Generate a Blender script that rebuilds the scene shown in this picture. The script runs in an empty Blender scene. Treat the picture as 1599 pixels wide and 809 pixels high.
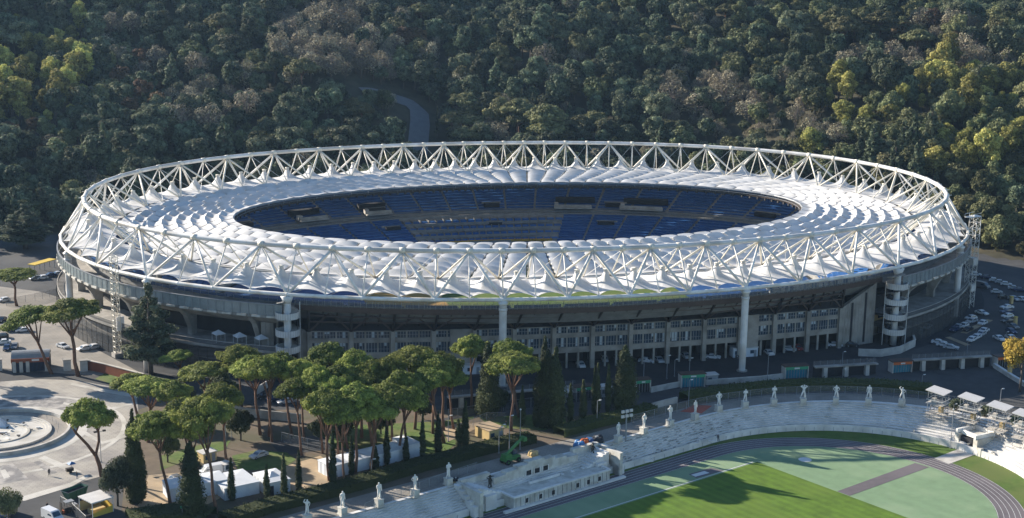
import bpy, bmesh, math, random
import numpy as np
from mathutils import Vector, Matrix
random.seed(7); RNG = np.random.default_rng(11)
scene = bpy.context.scene
C = scene.collection
PI = math.pi

# ------------------------------------------------------------------ camera
CAM = np.array([-123.4475, -470.5696, 118.0872])
CR = np.array([0.97043801, -0.24095082, 0.01388431])
CU = np.array([0.03917634, 0.21402657, 0.97604193])
CF = np.array([0.23814971, 0.94664425, -0.21713909])
FOC = 2281.06           # focal length in pixels of the 1599 px wide photograph

def proj(P):
    d = np.asarray(P, float) - CAM
    z = d @ CF
    return 799.5 + FOC * (d @ CR) / z, 404.5 - FOC * (d @ CU) / z

def pxm(P):
    return FOC / ((np.asarray(P, float) - CAM) @ CF)

def G(px, py, z=0.0):
    """survey point: where the photograph's line of sight meets level z"""
    d = CF + CR * (px - 799.5) / FOC + CU * (404.5 - py) / FOC
    return CAM + d * (z - CAM[2]) / d[2]

def height_at(base, py):
    """height above base whose image row is py"""
    lo, hi = -3.0, 45.0
    for _ in range(40):
        m = (lo + hi) / 2
        if proj((base[0], base[1], base[2] + m))[1] > py: lo = m
        else: hi = m
    return lo

# ------------------------------------------------------------------ materials
def new_mat(name):
    m = bpy.data.materials.new(name); m.use_nodes = True
    nt = m.node_tree
    return m, nt, nt.nodes['Principled BSDF']

def ramp(nt, stops):
    r = nt.nodes.new('ShaderNodeValToRGB')
    e = r.color_ramp.elements
    while len(e) < len(stops): e.new(0.5)
    for k, (p, c) in enumerate(stops):
        e[k].position = p; e[k].color = (*c, 1)
    return r

def mat(name, col, rough=0.8, var=0.12, scale=0.6, detail=6, metal=0.0, spec=0.3, bump=0.0, second=None, sscale=None, stripes=None, joints=None):
    """plain surface with noise variation, optional second-colour blotches"""
    m, nt, b = new_mat(name)
    L = nt.links.new
    tc = nt.nodes.new('ShaderNodeTexCoord')
    n = nt.nodes.new('ShaderNodeTexNoise'); n.inputs['Scale'].default_value = scale; n.inputs['Detail'].default_value = detail; n.inputs['Roughness'].default_value = 0.65
    L(tc.outputs['Object'], n.inputs['Vector'])
    lo = tuple(max(0, c * (1 - var)) for c in col); hi = tuple(min(1, c * (1 + var)) for c in col)
    r = ramp(nt, [(0.3, lo), (0.7, hi)])
    L(n.outputs['Fac'], r.inputs['Fac'])
    out = r.outputs['Color']
    if second is not None:
        n2 = nt.nodes.new('ShaderNodeTexNoise'); n2.inputs['Scale'].default_value = sscale or scale * 0.2; n2.inputs['Detail'].default_value = 5
        L(tc.outputs['Object'], n2.inputs['Vector'])
        r2 = ramp(nt, [(0.45, (0, 0, 0)), (0.62, (1, 1, 1))])
        L(n2.outputs['Fac'], r2.inputs['Fac'])
        mx = nt.nodes.new('ShaderNodeMixRGB'); mx.inputs['Color2'].default_value = (*second, 1)
        L(r2.outputs['Color'], mx.inputs['Fac']); L(out, mx.inputs['Color1'])
        out = mx.outputs['Color']
    if stripes is not None:      # (angle in degrees, period in metres, darkening)
        ang, per, amt = stripes
        mp = nt.nodes.new('ShaderNodeMapping'); mp.inputs['Rotation'].default_value = (0, 0, math.radians(-ang))
        L(tc.outputs['Object'], mp.inputs['Vector'])
        w = nt.nodes.new('ShaderNodeTexWave'); w.wave_type = 'BANDS'; w.bands_direction = 'X'
        w.inputs['Scale'].default_value = 0.314 / per; w.inputs['Distortion'].default_value = 0.15
        L(mp.outputs['Vector'], w.inputs['Vector'])
        mx = nt.nodes.new('ShaderNodeMixRGB'); mx.blend_type = 'MULTIPLY'; mx.inputs['Fac'].default_value = amt
        r3 = ramp(nt, [(0.35, (0.4, 0.4, 0.4)), (0.65, (1, 1, 1))])
        L(w.outputs['Fac'], r3.inputs['Fac'])
        L(out, mx.inputs['Color1']); L(r3.outputs['Color'], mx.inputs['Color2'])
        out = mx.outputs['Color']
    if joints is not None:       # paving joints: (slab size, darkening, turn in degrees)
        mp = nt.nodes.new('ShaderNodeMapping'); mp.inputs['Rotation'].default_value = (0, 0, math.radians(joints[2])); L(tc.outputs['Object'], mp.inputs['Vector'])
        bk = nt.nodes.new('ShaderNodeTexBrick'); bk.inputs['Scale'].default_value = 1.0 / joints[0]; bk.inputs['Mortar Size'].default_value = 0.035
        bk.inputs['Color1'].default_value = (1, 1, 1, 1); bk.inputs['Color2'].default_value = (0.86, 0.86, 0.87, 1); bk.inputs['Mortar'].default_value = (0.5, 0.5, 0.5, 1)
        L(mp.outputs['Vector'], bk.inputs['Vector'])
        mx = nt.nodes.new('ShaderNodeMixRGB'); mx.blend_type = 'MULTIPLY'; mx.inputs['Fac'].default_value = joints[1]
        L(out, mx.inputs['Color1']); L(bk.outputs['Color'], mx.inputs['Color2']); out = mx.outputs['Color']
    L(out, b.inputs['Base Color'])
    b.inputs['Roughness'].default_value = rough; b.inputs['Metallic'].default_value = metal
    b.inputs['Specular IOR Level'].default_value = spec
    if bump:
        bp = nt.nodes.new('ShaderNodeBump'); bp.inputs['Strength'].default_value = bump; bp.inputs['Distance'].default_value = 0.1
        L(n.outputs['Fac'], bp.inputs['Height']); L(bp.outputs['Normal'], b.inputs['Normal'])
    return m

def leaf_mat(name, dark, light, hue=0.03, trans=0.22):
    """foliage: each leaf clump and each plant has its own tone"""
    m, nt, b = new_mat(name)
    L = nt.links.new
    at = nt.nodes.new('ShaderNodeAttribute'); at.attribute_name = 'tint'
    oi = nt.nodes.new('ShaderNodeObjectInfo')
    r = ramp(nt, [(0.0, dark), (1.0, light)])
    L(at.outputs['Fac'], r.inputs['Fac'])
    hs = nt.nodes.new('ShaderNodeHueSaturation')
    mr = nt.nodes.new('ShaderNodeMapRange'); mr.inputs['To Min'].default_value = 0.5 - hue; mr.inputs['To Max'].default_value = 0.5 + hue
    L(oi.outputs['Random'], mr.inputs['Value']); L(mr.outputs['Result'], hs.inputs['Hue'])
    mul = nt.nodes.new('ShaderNodeMath'); mul.operation = 'MULTIPLY'; mul.inputs[1].default_value = 7.13
    fr = nt.nodes.new('ShaderNodeMath'); fr.operation = 'FRACT'
    L(oi.outputs['Random'], mul.inputs[0]); L(mul.outputs[0], fr.inputs[0])
    mr2 = nt.nodes.new('ShaderNodeMapRange'); mr2.inputs['To Min'].default_value = 0.62; mr2.inputs['To Max'].default_value = 1.42
    L(fr.outputs[0], mr2.inputs['Value']); L(mr2.outputs['Result'], hs.inputs['Value'])
    L(r.outputs['Color'], hs.inputs['Color'])
    L(hs.outputs['Color'], b.inputs['Base Color'])
    b.inputs['Roughness'].default_value = 0.75; b.inputs['Specular IOR Level'].default_value = 0.2
    tr = nt.nodes.new('ShaderNodeBsdfTranslucent'); L(hs.outputs['Color'], tr.inputs['Color'])
    mix = nt.nodes.new('ShaderNodeMixShader'); mix.inputs['Fac'].default_value = trans
    out = nt.nodes['Material Output']
    L(b.outputs[0], mix.inputs[1]); L(tr.outputs[0], mix.inputs[2]); L(mix.outputs[0], out.inputs['Surface'])
    return m

M = {}
M['white_steel'] = mat('white_steel', (0.74, 0.72, 0.67), 0.45, 0.08, 0.8, second=(0.58, 0.54, 0.46), sscale=0.25)
M['ring_steel'] = mat('ring_steel', (0.68, 0.67, 0.64), 0.45, 0.08, 0.5, second=(0.5, 0.47, 0.42), sscale=0.12)
M['cream_steel'] = mat('cream_steel', (0.7, 0.65, 0.54), 0.5, 0.1, 0.5)
M['concrete'] = mat('concrete', (0.34, 0.32, 0.29), 0.9, 0.18, 0.5, second=(0.22, 0.21, 0.19), sscale=0.2)
M['pale_concrete'] = mat('pale_concrete', (0.5, 0.47, 0.42), 0.9, 0.14, 0.5, second=(0.36, 0.33, 0.29), sscale=0.3)
M['facade_stone'] = mat('facade_stone', (0.33, 0.305, 0.265), 0.85, 0.15, 1.0, second=(0.22, 0.2, 0.17), sscale=0.25)
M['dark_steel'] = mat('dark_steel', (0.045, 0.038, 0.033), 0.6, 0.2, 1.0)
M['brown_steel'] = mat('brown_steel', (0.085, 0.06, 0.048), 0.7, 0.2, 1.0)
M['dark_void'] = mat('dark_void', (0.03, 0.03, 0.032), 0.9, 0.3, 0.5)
M['grey_metal'] = mat('grey_metal', (0.25, 0.26, 0.27), 0.5, 0.1, 1.0)
M['glass'] = mat('glass', (0.035, 0.06, 0.085), 0.12, 0.35, 0.7, spec=0.7)
M['blind'] = mat('blind', (0.45, 0.5, 0.52), 0.6, 0.1, 1.0)
M['parapet_glass'] = mat('parapet_glass', (0.2, 0.235, 0.24), 0.25, 0.2, 0.4, spec=0.6)
M['seat_blue'] = mat('seat_blue', (0.034, 0.125, 0.34), 0.5, 0.25, 0.4, second=(0.045, 0.165, 0.44), sscale=0.06)
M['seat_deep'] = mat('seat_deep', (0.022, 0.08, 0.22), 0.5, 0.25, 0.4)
M['seat_yellow'] = mat('seat_yellow', (0.55, 0.3, 0.04), 0.5, 0.2, 0.4)
M['turf'] = mat('turf', (0.088, 0.158, 0.013), 0.9, 0.25, 0.35, second=(0.115, 0.18, 0.02), sscale=0.05, stripes=(25, 2.5, 0.22))
M['verge'] = mat('verge', (0.075, 0.125, 0.02), 0.95, 0.25, 0.5, second=(0.105, 0.135, 0.032), sscale=0.12)
M['lawn'] = mat('lawn', (0.085, 0.135, 0.028), 0.95, 0.28, 0.6, second=(0.13, 0.14, 0.05), sscale=0.15)
M['synthetic'] = mat('synthetic', (0.17, 0.255, 0.14), 0.85, 0.1, 0.4, second=(0.215, 0.295, 0.17), sscale=0.08, stripes=(25, 4, 0.06))
M['track'] = mat('track', (0.115, 0.1, 0.105), 0.9, 0.12, 0.6, second=(0.145, 0.125, 0.13), sscale=0.08)
M['line_white'] = mat('line_white', (0.6, 0.6, 0.58), 0.7, 0.05)
M['asphalt'] = mat('asphalt', (0.052, 0.053, 0.055), 0.95, 0.22, 0.3, second=(0.075, 0.074, 0.072), sscale=0.05)
M['asphalt_dark'] = mat('asphalt_dark', (0.031, 0.034, 0.039), 0.95, 0.22, 0.4, second=(0.046, 0.047, 0.05), sscale=0.06)
M['paving'] = mat('paving', (0.24, 0.22, 0.19), 0.9, 0.15, 0.3, second=(0.31, 0.28, 0.24), sscale=0.09, joints=(3.0, 0.3, 25))
M['plaza'] = mat('plaza', (0.38, 0.35, 0.3), 0.9, 0.14, 0.25, second=(0.25, 0.23, 0.21), sscale=0.13, joints=(3.0, 0.35, 18))
M['plaza_white'] = mat('plaza_white', (0.55, 0.52, 0.46), 0.85, 0.12, 0.4, second=(0.4, 0.375, 0.32), sscale=0.2, joints=(1.6, 0.35, 18))
M['mosaic'] = mat('mosaic', (0.2, 0.19, 0.18), 0.9, 0.2, 0.6, second=(0.4, 0.37, 0.33), sscale=0.3)
M['sand'] = mat('sand', (0.4, 0.3, 0.19), 0.95, 0.18, 0.3, second=(0.28, 0.22, 0.15), sscale=0.12)
M['earth'] = mat('earth', (0.13, 0.1, 0.07), 0.95, 0.25, 0.3, second=(0.09, 0.085, 0.05), sscale=0.1)
M['forest_floor'] = mat('forest_floor', (0.045, 0.042, 0.024), 0.95, 0.35, 0.2, second=(0.07, 0.06, 0.035), sscale=0.05)
M['marble'] = mat('marble', (0.72, 0.7, 0.66), 0.7, 0.12, 0.6, second=(0.58, 0.56, 0.52), sscale=0.2)
M['marble_old'] = mat('marble_old', (0.56, 0.54, 0.48), 0.75, 0.14, 0.7, second=(0.42, 0.39, 0.33), sscale=0.4)
M['statue'] = mat('statue', (0.76, 0.74, 0.69), 0.7, 0.12, 1.5, second=(0.48, 0.46, 0.41), sscale=0.8)
M['bronze'] = mat('bronze', (0.045, 0.042, 0.035), 0.5, 0.25, 2.0, metal=0.3)
M['tent_white'] = mat('tent_white', (0.62, 0.645, 0.67), 0.55, 0.05, 0.5)
M['roof_tin'] = mat('roof_tin', (0.55, 0.53, 0.5), 0.6, 0.1, 0.5)
M['yellow'] = mat('yellow', (0.6, 0.42, 0.07), 0.6, 0.1)
M['ochre'] = mat('ochre', (0.5, 0.37, 0.17), 0.8, 0.12)
M['orange'] = mat('orange', (0.55, 0.13, 0.035), 0.6, 0.1)
M['rust_red'] = mat('rust_red', (0.24, 0.075, 0.04), 0.7, 0.15)
M['teal'] = mat('teal', (0.03, 0.2, 0.26), 0.5, 0.1)
M['sign_green'] = mat('sign_green', (0.05, 0.3, 0.16), 0.5, 0.1)
M['machine_green'] = mat('machine_green', (0.06, 0.19, 0.055), 0.5, 0.15)
M['bin_green'] = mat('bin_green', (0.05, 0.13, 0.09), 0.6, 0.15)
M['tarp_blue'] = mat('tarp_blue', (0.04, 0.15, 0.34), 0.5, 0.15)
M['lane'] = mat('lane_asphalt', (0.13, 0.132, 0.135), 0.9, 0.12, 0.3)
M['apron'] = mat('apron', (0.4, 0.24, 0.07), 0.9, 0.15, 0.3)
M['riser'] = mat('shaded_riser', (0.54, 0.52, 0.49), 0.85, 0.2, 0.8, second=(0.38, 0.37, 0.34), sscale=0.3)  # darker than the treads: shade painted in to draw the step lines
M['bowl_concrete'] = mat('bowl_concrete', (0.26, 0.255, 0.24), 0.9, 0.2, 0.4)
M['clay'] = mat('clay', (0.4, 0.11, 0.075), 0.9, 0.1)
M['rubber'] = mat('rubber', (0.02, 0.02, 0.02), 0.8, 0.1)
M['skin'] = mat('skin', (0.45, 0.27, 0.19), 0.7, 0.05)
M['cloth_dark'] = mat('cloth_dark', (0.025, 0.028, 0.035), 0.9, 0.1)
M['cloth_blue'] = mat('cloth_blue', (0.06, 0.1, 0.2), 0.9, 0.1)
M['cloth_red'] = mat('cloth_red', (0.28, 0.06, 0.05), 0.9, 0.1)
M['bark_red'] = mat('bark_red', (0.16, 0.09, 0.06), 0.95, 0.3, 1.5, bump=0.4)
M['bark_grey'] = mat('bark_grey', (0.11, 0.09, 0.075), 0.95, 0.3, 1.5)
M['twig'] = mat('twig', (0.2, 0.165, 0.145), 0.95, 0.25, 0.5)
M['leaf_pine'] = leaf_mat('leaf_pine', (0.04, 0.065, 0.015), (0.275, 0.31, 0.064), 0.012, 0.25)
M['leaf_stone'] = leaf_mat('leaf_stone', (0.035, 0.042, 0.018), (0.2, 0.19, 0.085), 0.015)
M['leaf_oak'] = leaf_mat('leaf_oak', (0.02, 0.03, 0.016), (0.2, 0.23, 0.13), 0.035, 0.2)
M['leaf_olive'] = leaf_mat('leaf_olive', (0.04, 0.047, 0.02), (0.22, 0.225, 0.1), 0.03, 0.2)
M['leaf_yellow'] = leaf_mat('leaf_yellow', (0.09, 0.09, 0.025), (0.46, 0.43, 0.13), 0.015, 0.3)
M['leaf_gold'] = leaf_mat('leaf_gold', (0.25, 0.16, 0.025), (0.5, 0.34, 0.06), 0.01)
M['leaf_rust'] = leaf_mat('leaf_rust', (0.05, 0.035, 0.02), (0.2, 0.125, 0.06), 0.02)
M['leaf_bare'] = leaf_mat('leaf_bare', (0.1, 0.088, 0.055), (0.34, 0.3, 0.2), 0.01, 0.15)
M['leaf_cypress'] = leaf_mat('leaf_cypress', (0.016, 0.026, 0.011), (0.07, 0.085, 0.03), 0.02, 0.12)
M['leaf_hedge'] = leaf_mat('leaf_hedge', (0.022, 0.034, 0.012), (0.085, 0.1, 0.03), 0.0, 0.12)
CAR_COLS = {'white': (0.6, 0.6, 0.6), 'silver': (0.42, 0.43, 0.44), 'black': (0.018, 0.018, 0.02), 'dark blue': (0.02, 0.035, 0.09), 'grey': (0.14, 0.145, 0.15), 'red': (0.3, 0.03, 0.025)}
for k, c in CAR_COLS.items():
    M['car_' + k] = mat('car_paint_' + k.replace(' ', '_'), c, 0.3, 0.03, 0.5, spec=0.5)

# membrane: PTFE cloth, slightly translucent, faint dirt
def membrane_mat():
    m, nt, b = new_mat('membrane'); L = nt.links.new
    tc = nt.nodes.new('ShaderNodeTexCoord')
    n = nt.nodes.new('ShaderNodeTexNoise'); n.inputs['Scale'].default_value = 0.18; n.inputs['Detail'].default_value = 6
    L(tc.outputs['Object'], n.inputs['Vector'])
    r = ramp(nt, [(0.3, (0.54, 0.525, 0.49)), (0.6, (0.71, 0.695, 0.665))]); L(n.outputs['Fac'], r.inputs['Fac'])
    L(r.outputs['Color'], b.inputs['Base Color']); b.inputs['Roughness'].default_value = 0.55; b.inputs['Specular IOR Level'].default_value = 0.3
    tr = nt.nodes.new('ShaderNodeBsdfTranslucent'); L(r.outputs['Color'], tr.inputs['Color'])
    mix = nt.nodes.new('ShaderNodeMixShader'); mix.inputs['Fac'].default_value = 0.16
    L(b.outputs[0], mix.inputs[1]); L(tr.outputs[0], mix.inputs[2]); L(mix.outputs[0], nt.nodes['Material Output'].inputs['Surface'])
    return m
M['membrane'] = membrane_mat()

# railing mesh: real see-through wire, coverage done with transparency on a thin sheet
def wire_mat(name, col, cover):
    m, nt, b = new_mat(name); L = nt.links.new
    b.inputs['Base Color'].default_value = (*col, 1); b.inputs['Roughness'].default_value = 0.5
    t = nt.nodes.new('ShaderNodeBsdfTransparent'); mix = nt.nodes.new('ShaderNodeMixShader'); mix.inputs['Fac'].default_value = cover
    L(t.outputs[0], mix.inputs[1]); L(b.outputs[0], mix.inputs[2]); L(mix.outputs[0], nt.nodes['Material Output'].inputs['Surface'])
    return m
M['wire'] = wire_mat('wire_mesh', (0.2, 0.21, 0.22), 0.3)
M['wire_dark'] = wire_mat('dark_wire_mesh', (0.06, 0.065, 0.07), 0.55)

# ------------------------------------------------------------------ mesh builder
class MB:
    def __init__(s): s.v = []; s.f = []; s.m = []; s.n = 0; s.slots = []
    def slot(s, m):
        if m not in s.slots: s.slots.append(m)
        return s.slots.index(m)
    def add(s, v, f, m):
        k = s.slot(m); o = s.n
        s.v.extend([tuple(map(float, p)) for p in v]); s.n += len(v)
        s.f.extend([tuple(i + o for i in q) for q in f]); s.m.extend([k] * len(f))
    def quad(s, a, b, c, d, m): s.add([a, b, c, d], [(0, 1, 2, 3)], m)
    def box(s, c, size, m, rz=0.0, ax=None):
        """box centred on c; ax = optional (x-axis, y-axis) unit vectors"""
        sx, sy, sz = [q / 2 for q in size]
        if ax is None:
            ex = np.array([math.cos(rz), math.sin(rz), 0]); ey = np.array([-math.sin(rz), math.cos(rz), 0]); ez = np.array([0, 0, 1.])
        else:
            ex, ey = np.array(ax[0], float), np.array(ax[1], float); ez = np.cross(ex, ey)
        c = np.array(c, float)
        v = [c + ex * a * sx + ey * b * sy + ez * d * sz for d in (-1, 1) for a, b in ((-1, -1), (1, -1), (1, 1), (-1, 1))]
        s.add(v, [(3, 2, 1, 0), (4, 5, 6, 7), (0, 1, 5, 4), (1, 2, 6, 5), (2, 3, 7, 6), (3, 0, 4, 7)], m)
    def bar(s, a, b, w, h, m):
        """rectangular bar from a to b, width w, height h"""
        a = np.array(a, float); b = np.array(b, float); d = b - a; l = np.linalg.norm(d)
        if l < 1e-6: return
        d /= l; up = np.array([0, 0, 1.]) if abs(d[2]) < 0.95 else np.array([0, 1., 0])
        y = np.cross(up, d); y /= np.linalg.norm(y)
        s.box((a + b) / 2, (l, w, h), m, ax=(d, y))
    def cyl(s, a, b, r0, r1, m, n=8, caps=True):
        a = np.array(a, float); b = np.array(b, float); d = b - a; l = np.linalg.norm(d)
        if l < 1e-6: return
        d /= l; up = np.array([0, 0, 1.]) if abs(d[2]) < 0.9 else np.array([1., 0, 0])
        x = np.cross(up, d); x /= np.linalg.norm(x); y = np.cross(d, x)
        v = []
        for k in range(n):
            t = 2 * PI * k / n; e = x * math.cos(t) + y * math.sin(t); v.append(a + e * r0)
        for k in range(n):
            t = 2 * PI * k / n; e = x * math.cos(t) + y * math.sin(t); v.append(b + e * r1)
        f = [(k, (k + 1) % n, n + (k + 1) % n, n + k) for k in range(n)]
        if caps: f += [tuple(range(n - 1, -1, -1)), tuple(range(n, 2 * n))]
        s.add(v, f, m)
    def path(s, pts, radii, m, n=7):
        """tapered tube through points"""
        pts = [np.array(p, float) for p in pts]; v = []; x = None
        for i, p in enumerate(pts):
            d = pts[min(i + 1, len(pts) - 1)] - pts[max(i - 1, 0)]; d /= np.linalg.norm(d)
            if x is None:
                up = np.array([0, 0, 1.]) if abs(d[2]) < 0.9 else np.array([1., 0, 0]); x = np.cross(up, d)
            x = x - d * (x @ d); x /= np.linalg.norm(x); y = np.cross(d, x)
            for k in range(n):
                t = 2 * PI * k / n; v.append(p + (x * math.cos(t) + y * math.sin(t)) * radii[i])
        f = [(i * n + k, i * n + (k + 1) % n, (i + 1) * n + (k + 1) % n, (i + 1) * n + k) for i in range(len(pts) - 1) for k in range(n)]
        f += [tuple(range(n - 1, -1, -1)), tuple(range((len(pts) - 1) * n, len(pts) * n))]
        s.add(v, f, m)
    def strip(s, rows, m, close=False):
        """loft: rows of equally long point lists"""
        n = len(rows[0]); v = [p for r in rows for p in r]
        f = [(i * n + k, i * n + (k + 1) % n, (i + 1) * n + (k + 1) % n, (i + 1) * n + k) for i in range(len(rows) - 1) for k in range(n if close else n - 1)]
        s.add(v, f, m)
    def prism(s, poly, z0, z1, m, top=None):
        n = len(poly)
        v = [(p[0], p[1], z0) for p in poly] + [(p[0], p[1], z1) for p in poly]
        f = [(k, (k + 1) % n, n + (k + 1) % n, n + k) for k in range(n)] + [tuple(range(n - 1, -1, -1))]
        s.add(v, f, m)
        s.add([(p[0], p[1], z1) for p in poly], [tuple(range(n))], top or m)
    def ball(s, c, r, m, n=10, k=7):
        c = np.array(c, float); r = np.array(r if hasattr(r, '__len__') else (r, r, r), float)
        rows = [[c + r * np.array([math.sin(PI * i / k) * math.cos(2 * PI * j / n), math.sin(PI * i / k) * math.sin(2 * PI * j / n), math.cos(PI * i / k)]) for j in range(n)] for i in range(1, k)]
        s.strip(rows[::-1], m, True)
        s.add([c + (0, 0, r[2])] + rows[0], [(0, j + 1, (j + 1) % n + 1) for j in range(n)], m)
        s.add([c - (0, 0, r[2])] + rows[-1], [(0, (j + 1) % n + 1, j + 1) for j in range(n)], m)
    def mesh(s, name, smooth=False):
        me = bpy.data.meshes.new(name)
        me.from_pydata(s.v, [], s.f)
        for m in s.slots: me.materials.append(M[m])
        me.polygons.foreach_set('material_index', s.m)
        if smooth: me.polygons.foreach_set('use_smooth', [True] * len(s.f))
        me.update(); return me
    def build(s, name, parent=None, smooth=False):
        return link(name, s.mesh(name, smooth), parent)

def link(name, data, parent=None, loc=None):
    o = bpy.data.objects.new(name, data); C.objects.link(o)
    if parent is not None: o.parent = parent
    if loc is not None: o.location = loc
    return o
def tag(o, label=None, cat=None, group=None, kind=None):
    if label: o['label'] = label
    if cat: o['category'] = cat
    if group: o['group'] = group
    if kind: o['kind'] = kind
    return o
def thing(name, label, cat, loc=(0, 0, 0), rz=0.0, group=None):
    o = link(name, None, None, tuple(float(q) for q in loc)); o.rotation_euler = (0, 0, rz); o.empty_display_size = 0.5
    return tag(o, label, cat, group)
def copy_tree(root):
    kids = {}
    for o in C.objects:
        if o.parent: kids.setdefault(o.parent.name, []).append(o)
    def rec(o, par):
        c = o.copy(); C.objects.link(c)
        if par is not None: c.parent = par
        for ch in kids.get(o.name, []): rec(ch, c)
        return c
    return rec(root, None)
def spawn(name, meshes, label, cat, loc, rz=0.0, group=None, scale=1.0, tilt=(0, 0)):
    """a thing whose parts are (name, mesh) or (name, mesh, [(subname, submesh)...]); meshes are shared"""
    o = thing(name, label, cat, loc, rz, group)
    o.rotation_euler = (tilt[0], tilt[1], rz)
    o.scale = scale if hasattr(scale, '__len__') else (scale,) * 3
    for e in meshes:
        c = link(e[0], e[1], o)
        if len(e) > 2:
            for s in e[2]: link(s[0], s[1], c)
    return o
ORD = ['first', 'second', 'third', 'fourth', 'fifth', 'sixth', 'seventh', 'eighth', 'ninth', 'tenth', 'eleventh', 'twelfth', 'thirteenth', 'fourteenth', 'fifteenth', 'sixteenth', 'seventeenth', 'eighteenth', 'nineteenth', 'twentieth']
def order_labels(objs, fmt, one=None):
    """number a family from left to right as seen in the photo"""
    objs = sorted(objs, key=lambda o: proj(o.location)[0])
    n = len(objs)
    if n == 1: objs[0]['label'] = one or fmt.format('only'); return
    for i, o in enumerate(objs):
        if i == 0: w = 'leftmost'
        elif i == n - 1: w = 'rightmost'
        else: w = (ORD[i] if i < 20 else ('twenty', 'thirty', 'forty')[(i + 1) // 10 - 2] + '-' + ORD[(i + 1) % 10 - 1] if (i + 1) % 10 else ('thirtieth', 'fortieth')[(i + 1) // 10 - 3]) + ' from left'
        o['label'] = fmt.format(w)
# ------------------------------------------------------------------ terrain
HX = [-900, -420, -260, -181, -90, 0, 90, 150, 188, 215, 300, 500, 1200]
HY = [60, 70, 95, 116, 150, 165, 150, 95, 20, -25, -60, -90, -120]
def hill_z(x, y):
    x = np.asarray(x, float); y = np.asarray(y, float)
    v = np.maximum(0, y - np.interp(x, HX, HY))
    v = v * np.clip(1.0 - (x - 130) / 900, 0.6, 1)      # gentler on the right-hand slope
    z = 0.32 * v * v / (v + 35)
    w = np.clip(v / 160, 0, 1)
    z = z + w * (7 * np.sin((x - 40 + 0.35 * y) / 62) + 5 * np.sin((x * 0.6 - y) / 47 + 1.3) + 4 * np.sin(x / 23 + y / 31))
    # the hollow the lane climbs through
    lane = 14 * np.exp(-((x - (-6 + 0.28 * (y - 150))) / 38) ** 2) * np.clip(v / 60, 0, 1)
    z = z - lane
    # bank behind the right-hand car park
    return np.minimum(np.maximum(z, 0), 175)

A25 = math.radians(25.26)
E1 = np.array([math.cos(A25), math.sin(A25)]); E2 = np.array([math.sin(A25), -math.cos(A25)])
FIELD = -5.0
def LM(s, t, z=FIELD):
    """small-stadium frame: s along the straight, t across it"""
    p = E1 * s + E2 * t
    return (p[0], p[1], z)
def in_rim(x, y, grow=0.0):
    s = x * E1[0] + y * E1[1]; t = x * E2[0] + y * E2[1]
    d = np.abs(t - 180.5)
    a = 58.4 + grow; b = 48.2 + grow
    q = np.clip((s + 55) / a, 0, 1)
    lim = b * np.sqrt(1 - q * q)
    return (d < lim) & (s > -230 - grow) & ((s + 55) < a)

gx = np.unique(np.concatenate([np.arange(-1500, -300, 60), np.arange(-300, 360, 4), np.arange(360, 1600, 60)]))
gy = np.unique(np.concatenate([np.arange(-700, -300, 40), np.arange(-300, 700, 4), np.arange(700, 2600, 80)]))
XX, YY = np.meshgrid(gx, gy)
ZZ = hill_z(XX, YY)
ZZ[in_rim(XX, YY, 0.5)] = -6.0
nx, ny = len(gx), len(gy)
gv = np.stack([XX, YY, ZZ], -1).reshape(-1, 3)
idx = np.arange(nx * ny).reshape(ny, nx)
gf = np.stack([idx[:-1, :-1], idx[:-1, 1:], idx[1:, 1:], idx[1:, :-1]], -1).reshape(-1, 4)
me = bpy.data.meshes.new('ground'); me.from_pydata(gv.tolist(), [], gf.tolist())
me.materials.append(M['asphalt']); me.materials.append(M['forest_floor'])
cz = gv[gf].mean(1)
wood = (cz[:, 1] - np.interp(cz[:, 0], HX, HY)) > -3
me.polygons.foreach_set('material_index', wood.astype(int)); me.polygons.foreach_set('use_smooth', [True] * len(gf)); me.update()
tag(link('ground', me), kind='structure')

def ray_hill(px, py):
    d = CF + CR * (px - 799.5) / FOC + CU * (404.5 - py) / FOC; d /= np.linalg.norm(d)
    t = 300.0
    while t < 2500:
        p = CAM + d * t
        if p[2] <= float(hill_z(p[0], p[1])): return p
        t += 1.0
    return p

LEVEL = [0.0]
def sheet(name, pts, m, z=0.0, lift=0.02, kind='structure'):
    """flat surface a little above the one it lies on"""
    mb = MB(); mb.add([(p[0], p[1], z + lift) for p in pts], [tuple(range(len(pts)))], m)
    o = mb.build(name); return tag(o, kind=kind)
def Gs(l, z=0.0): return [G(px, py, z) for px, py in l]
def ribbon(pts, w0, w1, z):
    """outline of a strip along pts, offset w0..w1 to its left"""
    pts = [np.array(p[:2], float) for p in pts]; L_, R_ = [], []
    for i, p in enumerate(pts):
        d = pts[min(i + 1, len(pts) - 1)] - pts[max(i - 1, 0)]; d /= np.linalg.norm(d); n = np.array([-d[1], d[0]])
        L_.append((*(p + n * w0), z)); R_.append((*(p + n * w1), z))
    return L_, R_
def ribbon_sheet(name, pts, w0, w1, m, z, kind='structure'):
    a, b = ribbon(pts, w0, w1, z); mb = MB(); mb.strip([a, b], m); return tag(mb.build(name), kind=kind)

# lane up the hill behind the stadium
lane_px = [(652, 240), (654, 215), (656, 195), (655, 178), (640, 164), (615, 156), (590, 150), (565, 147)]
lp = [ray_hill(*q) for q in lane_px]
fine = []
for a, b in zip(lp[:-1], lp[1:]):
    for k in range(8): fine.append(a + (b - a) * k / 8)
LANE = np.array(fine)
a_, b_ = ribbon(fine, 5, -5, 0)
mb = MB()
def on(p, dz): return (p[0], p[1], float(hill_z(p[0], p[1])) + dz)
mb.strip([[on(p, 0.9) for p in a_], [on((np.array(p) + np.array(q)) / 2, 0.9) for p, q in zip(a_, b_)], [on(p, 0.9) for p in b_]], 'lane')
tag(mb.build('hill_lane'), kind='structure')
# service yard behind the far rim
sheet('service_yard', [(-70, 118), (70, 118), (62, 146), (-60, 146)], 'paving', 0, 0.03)

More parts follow.
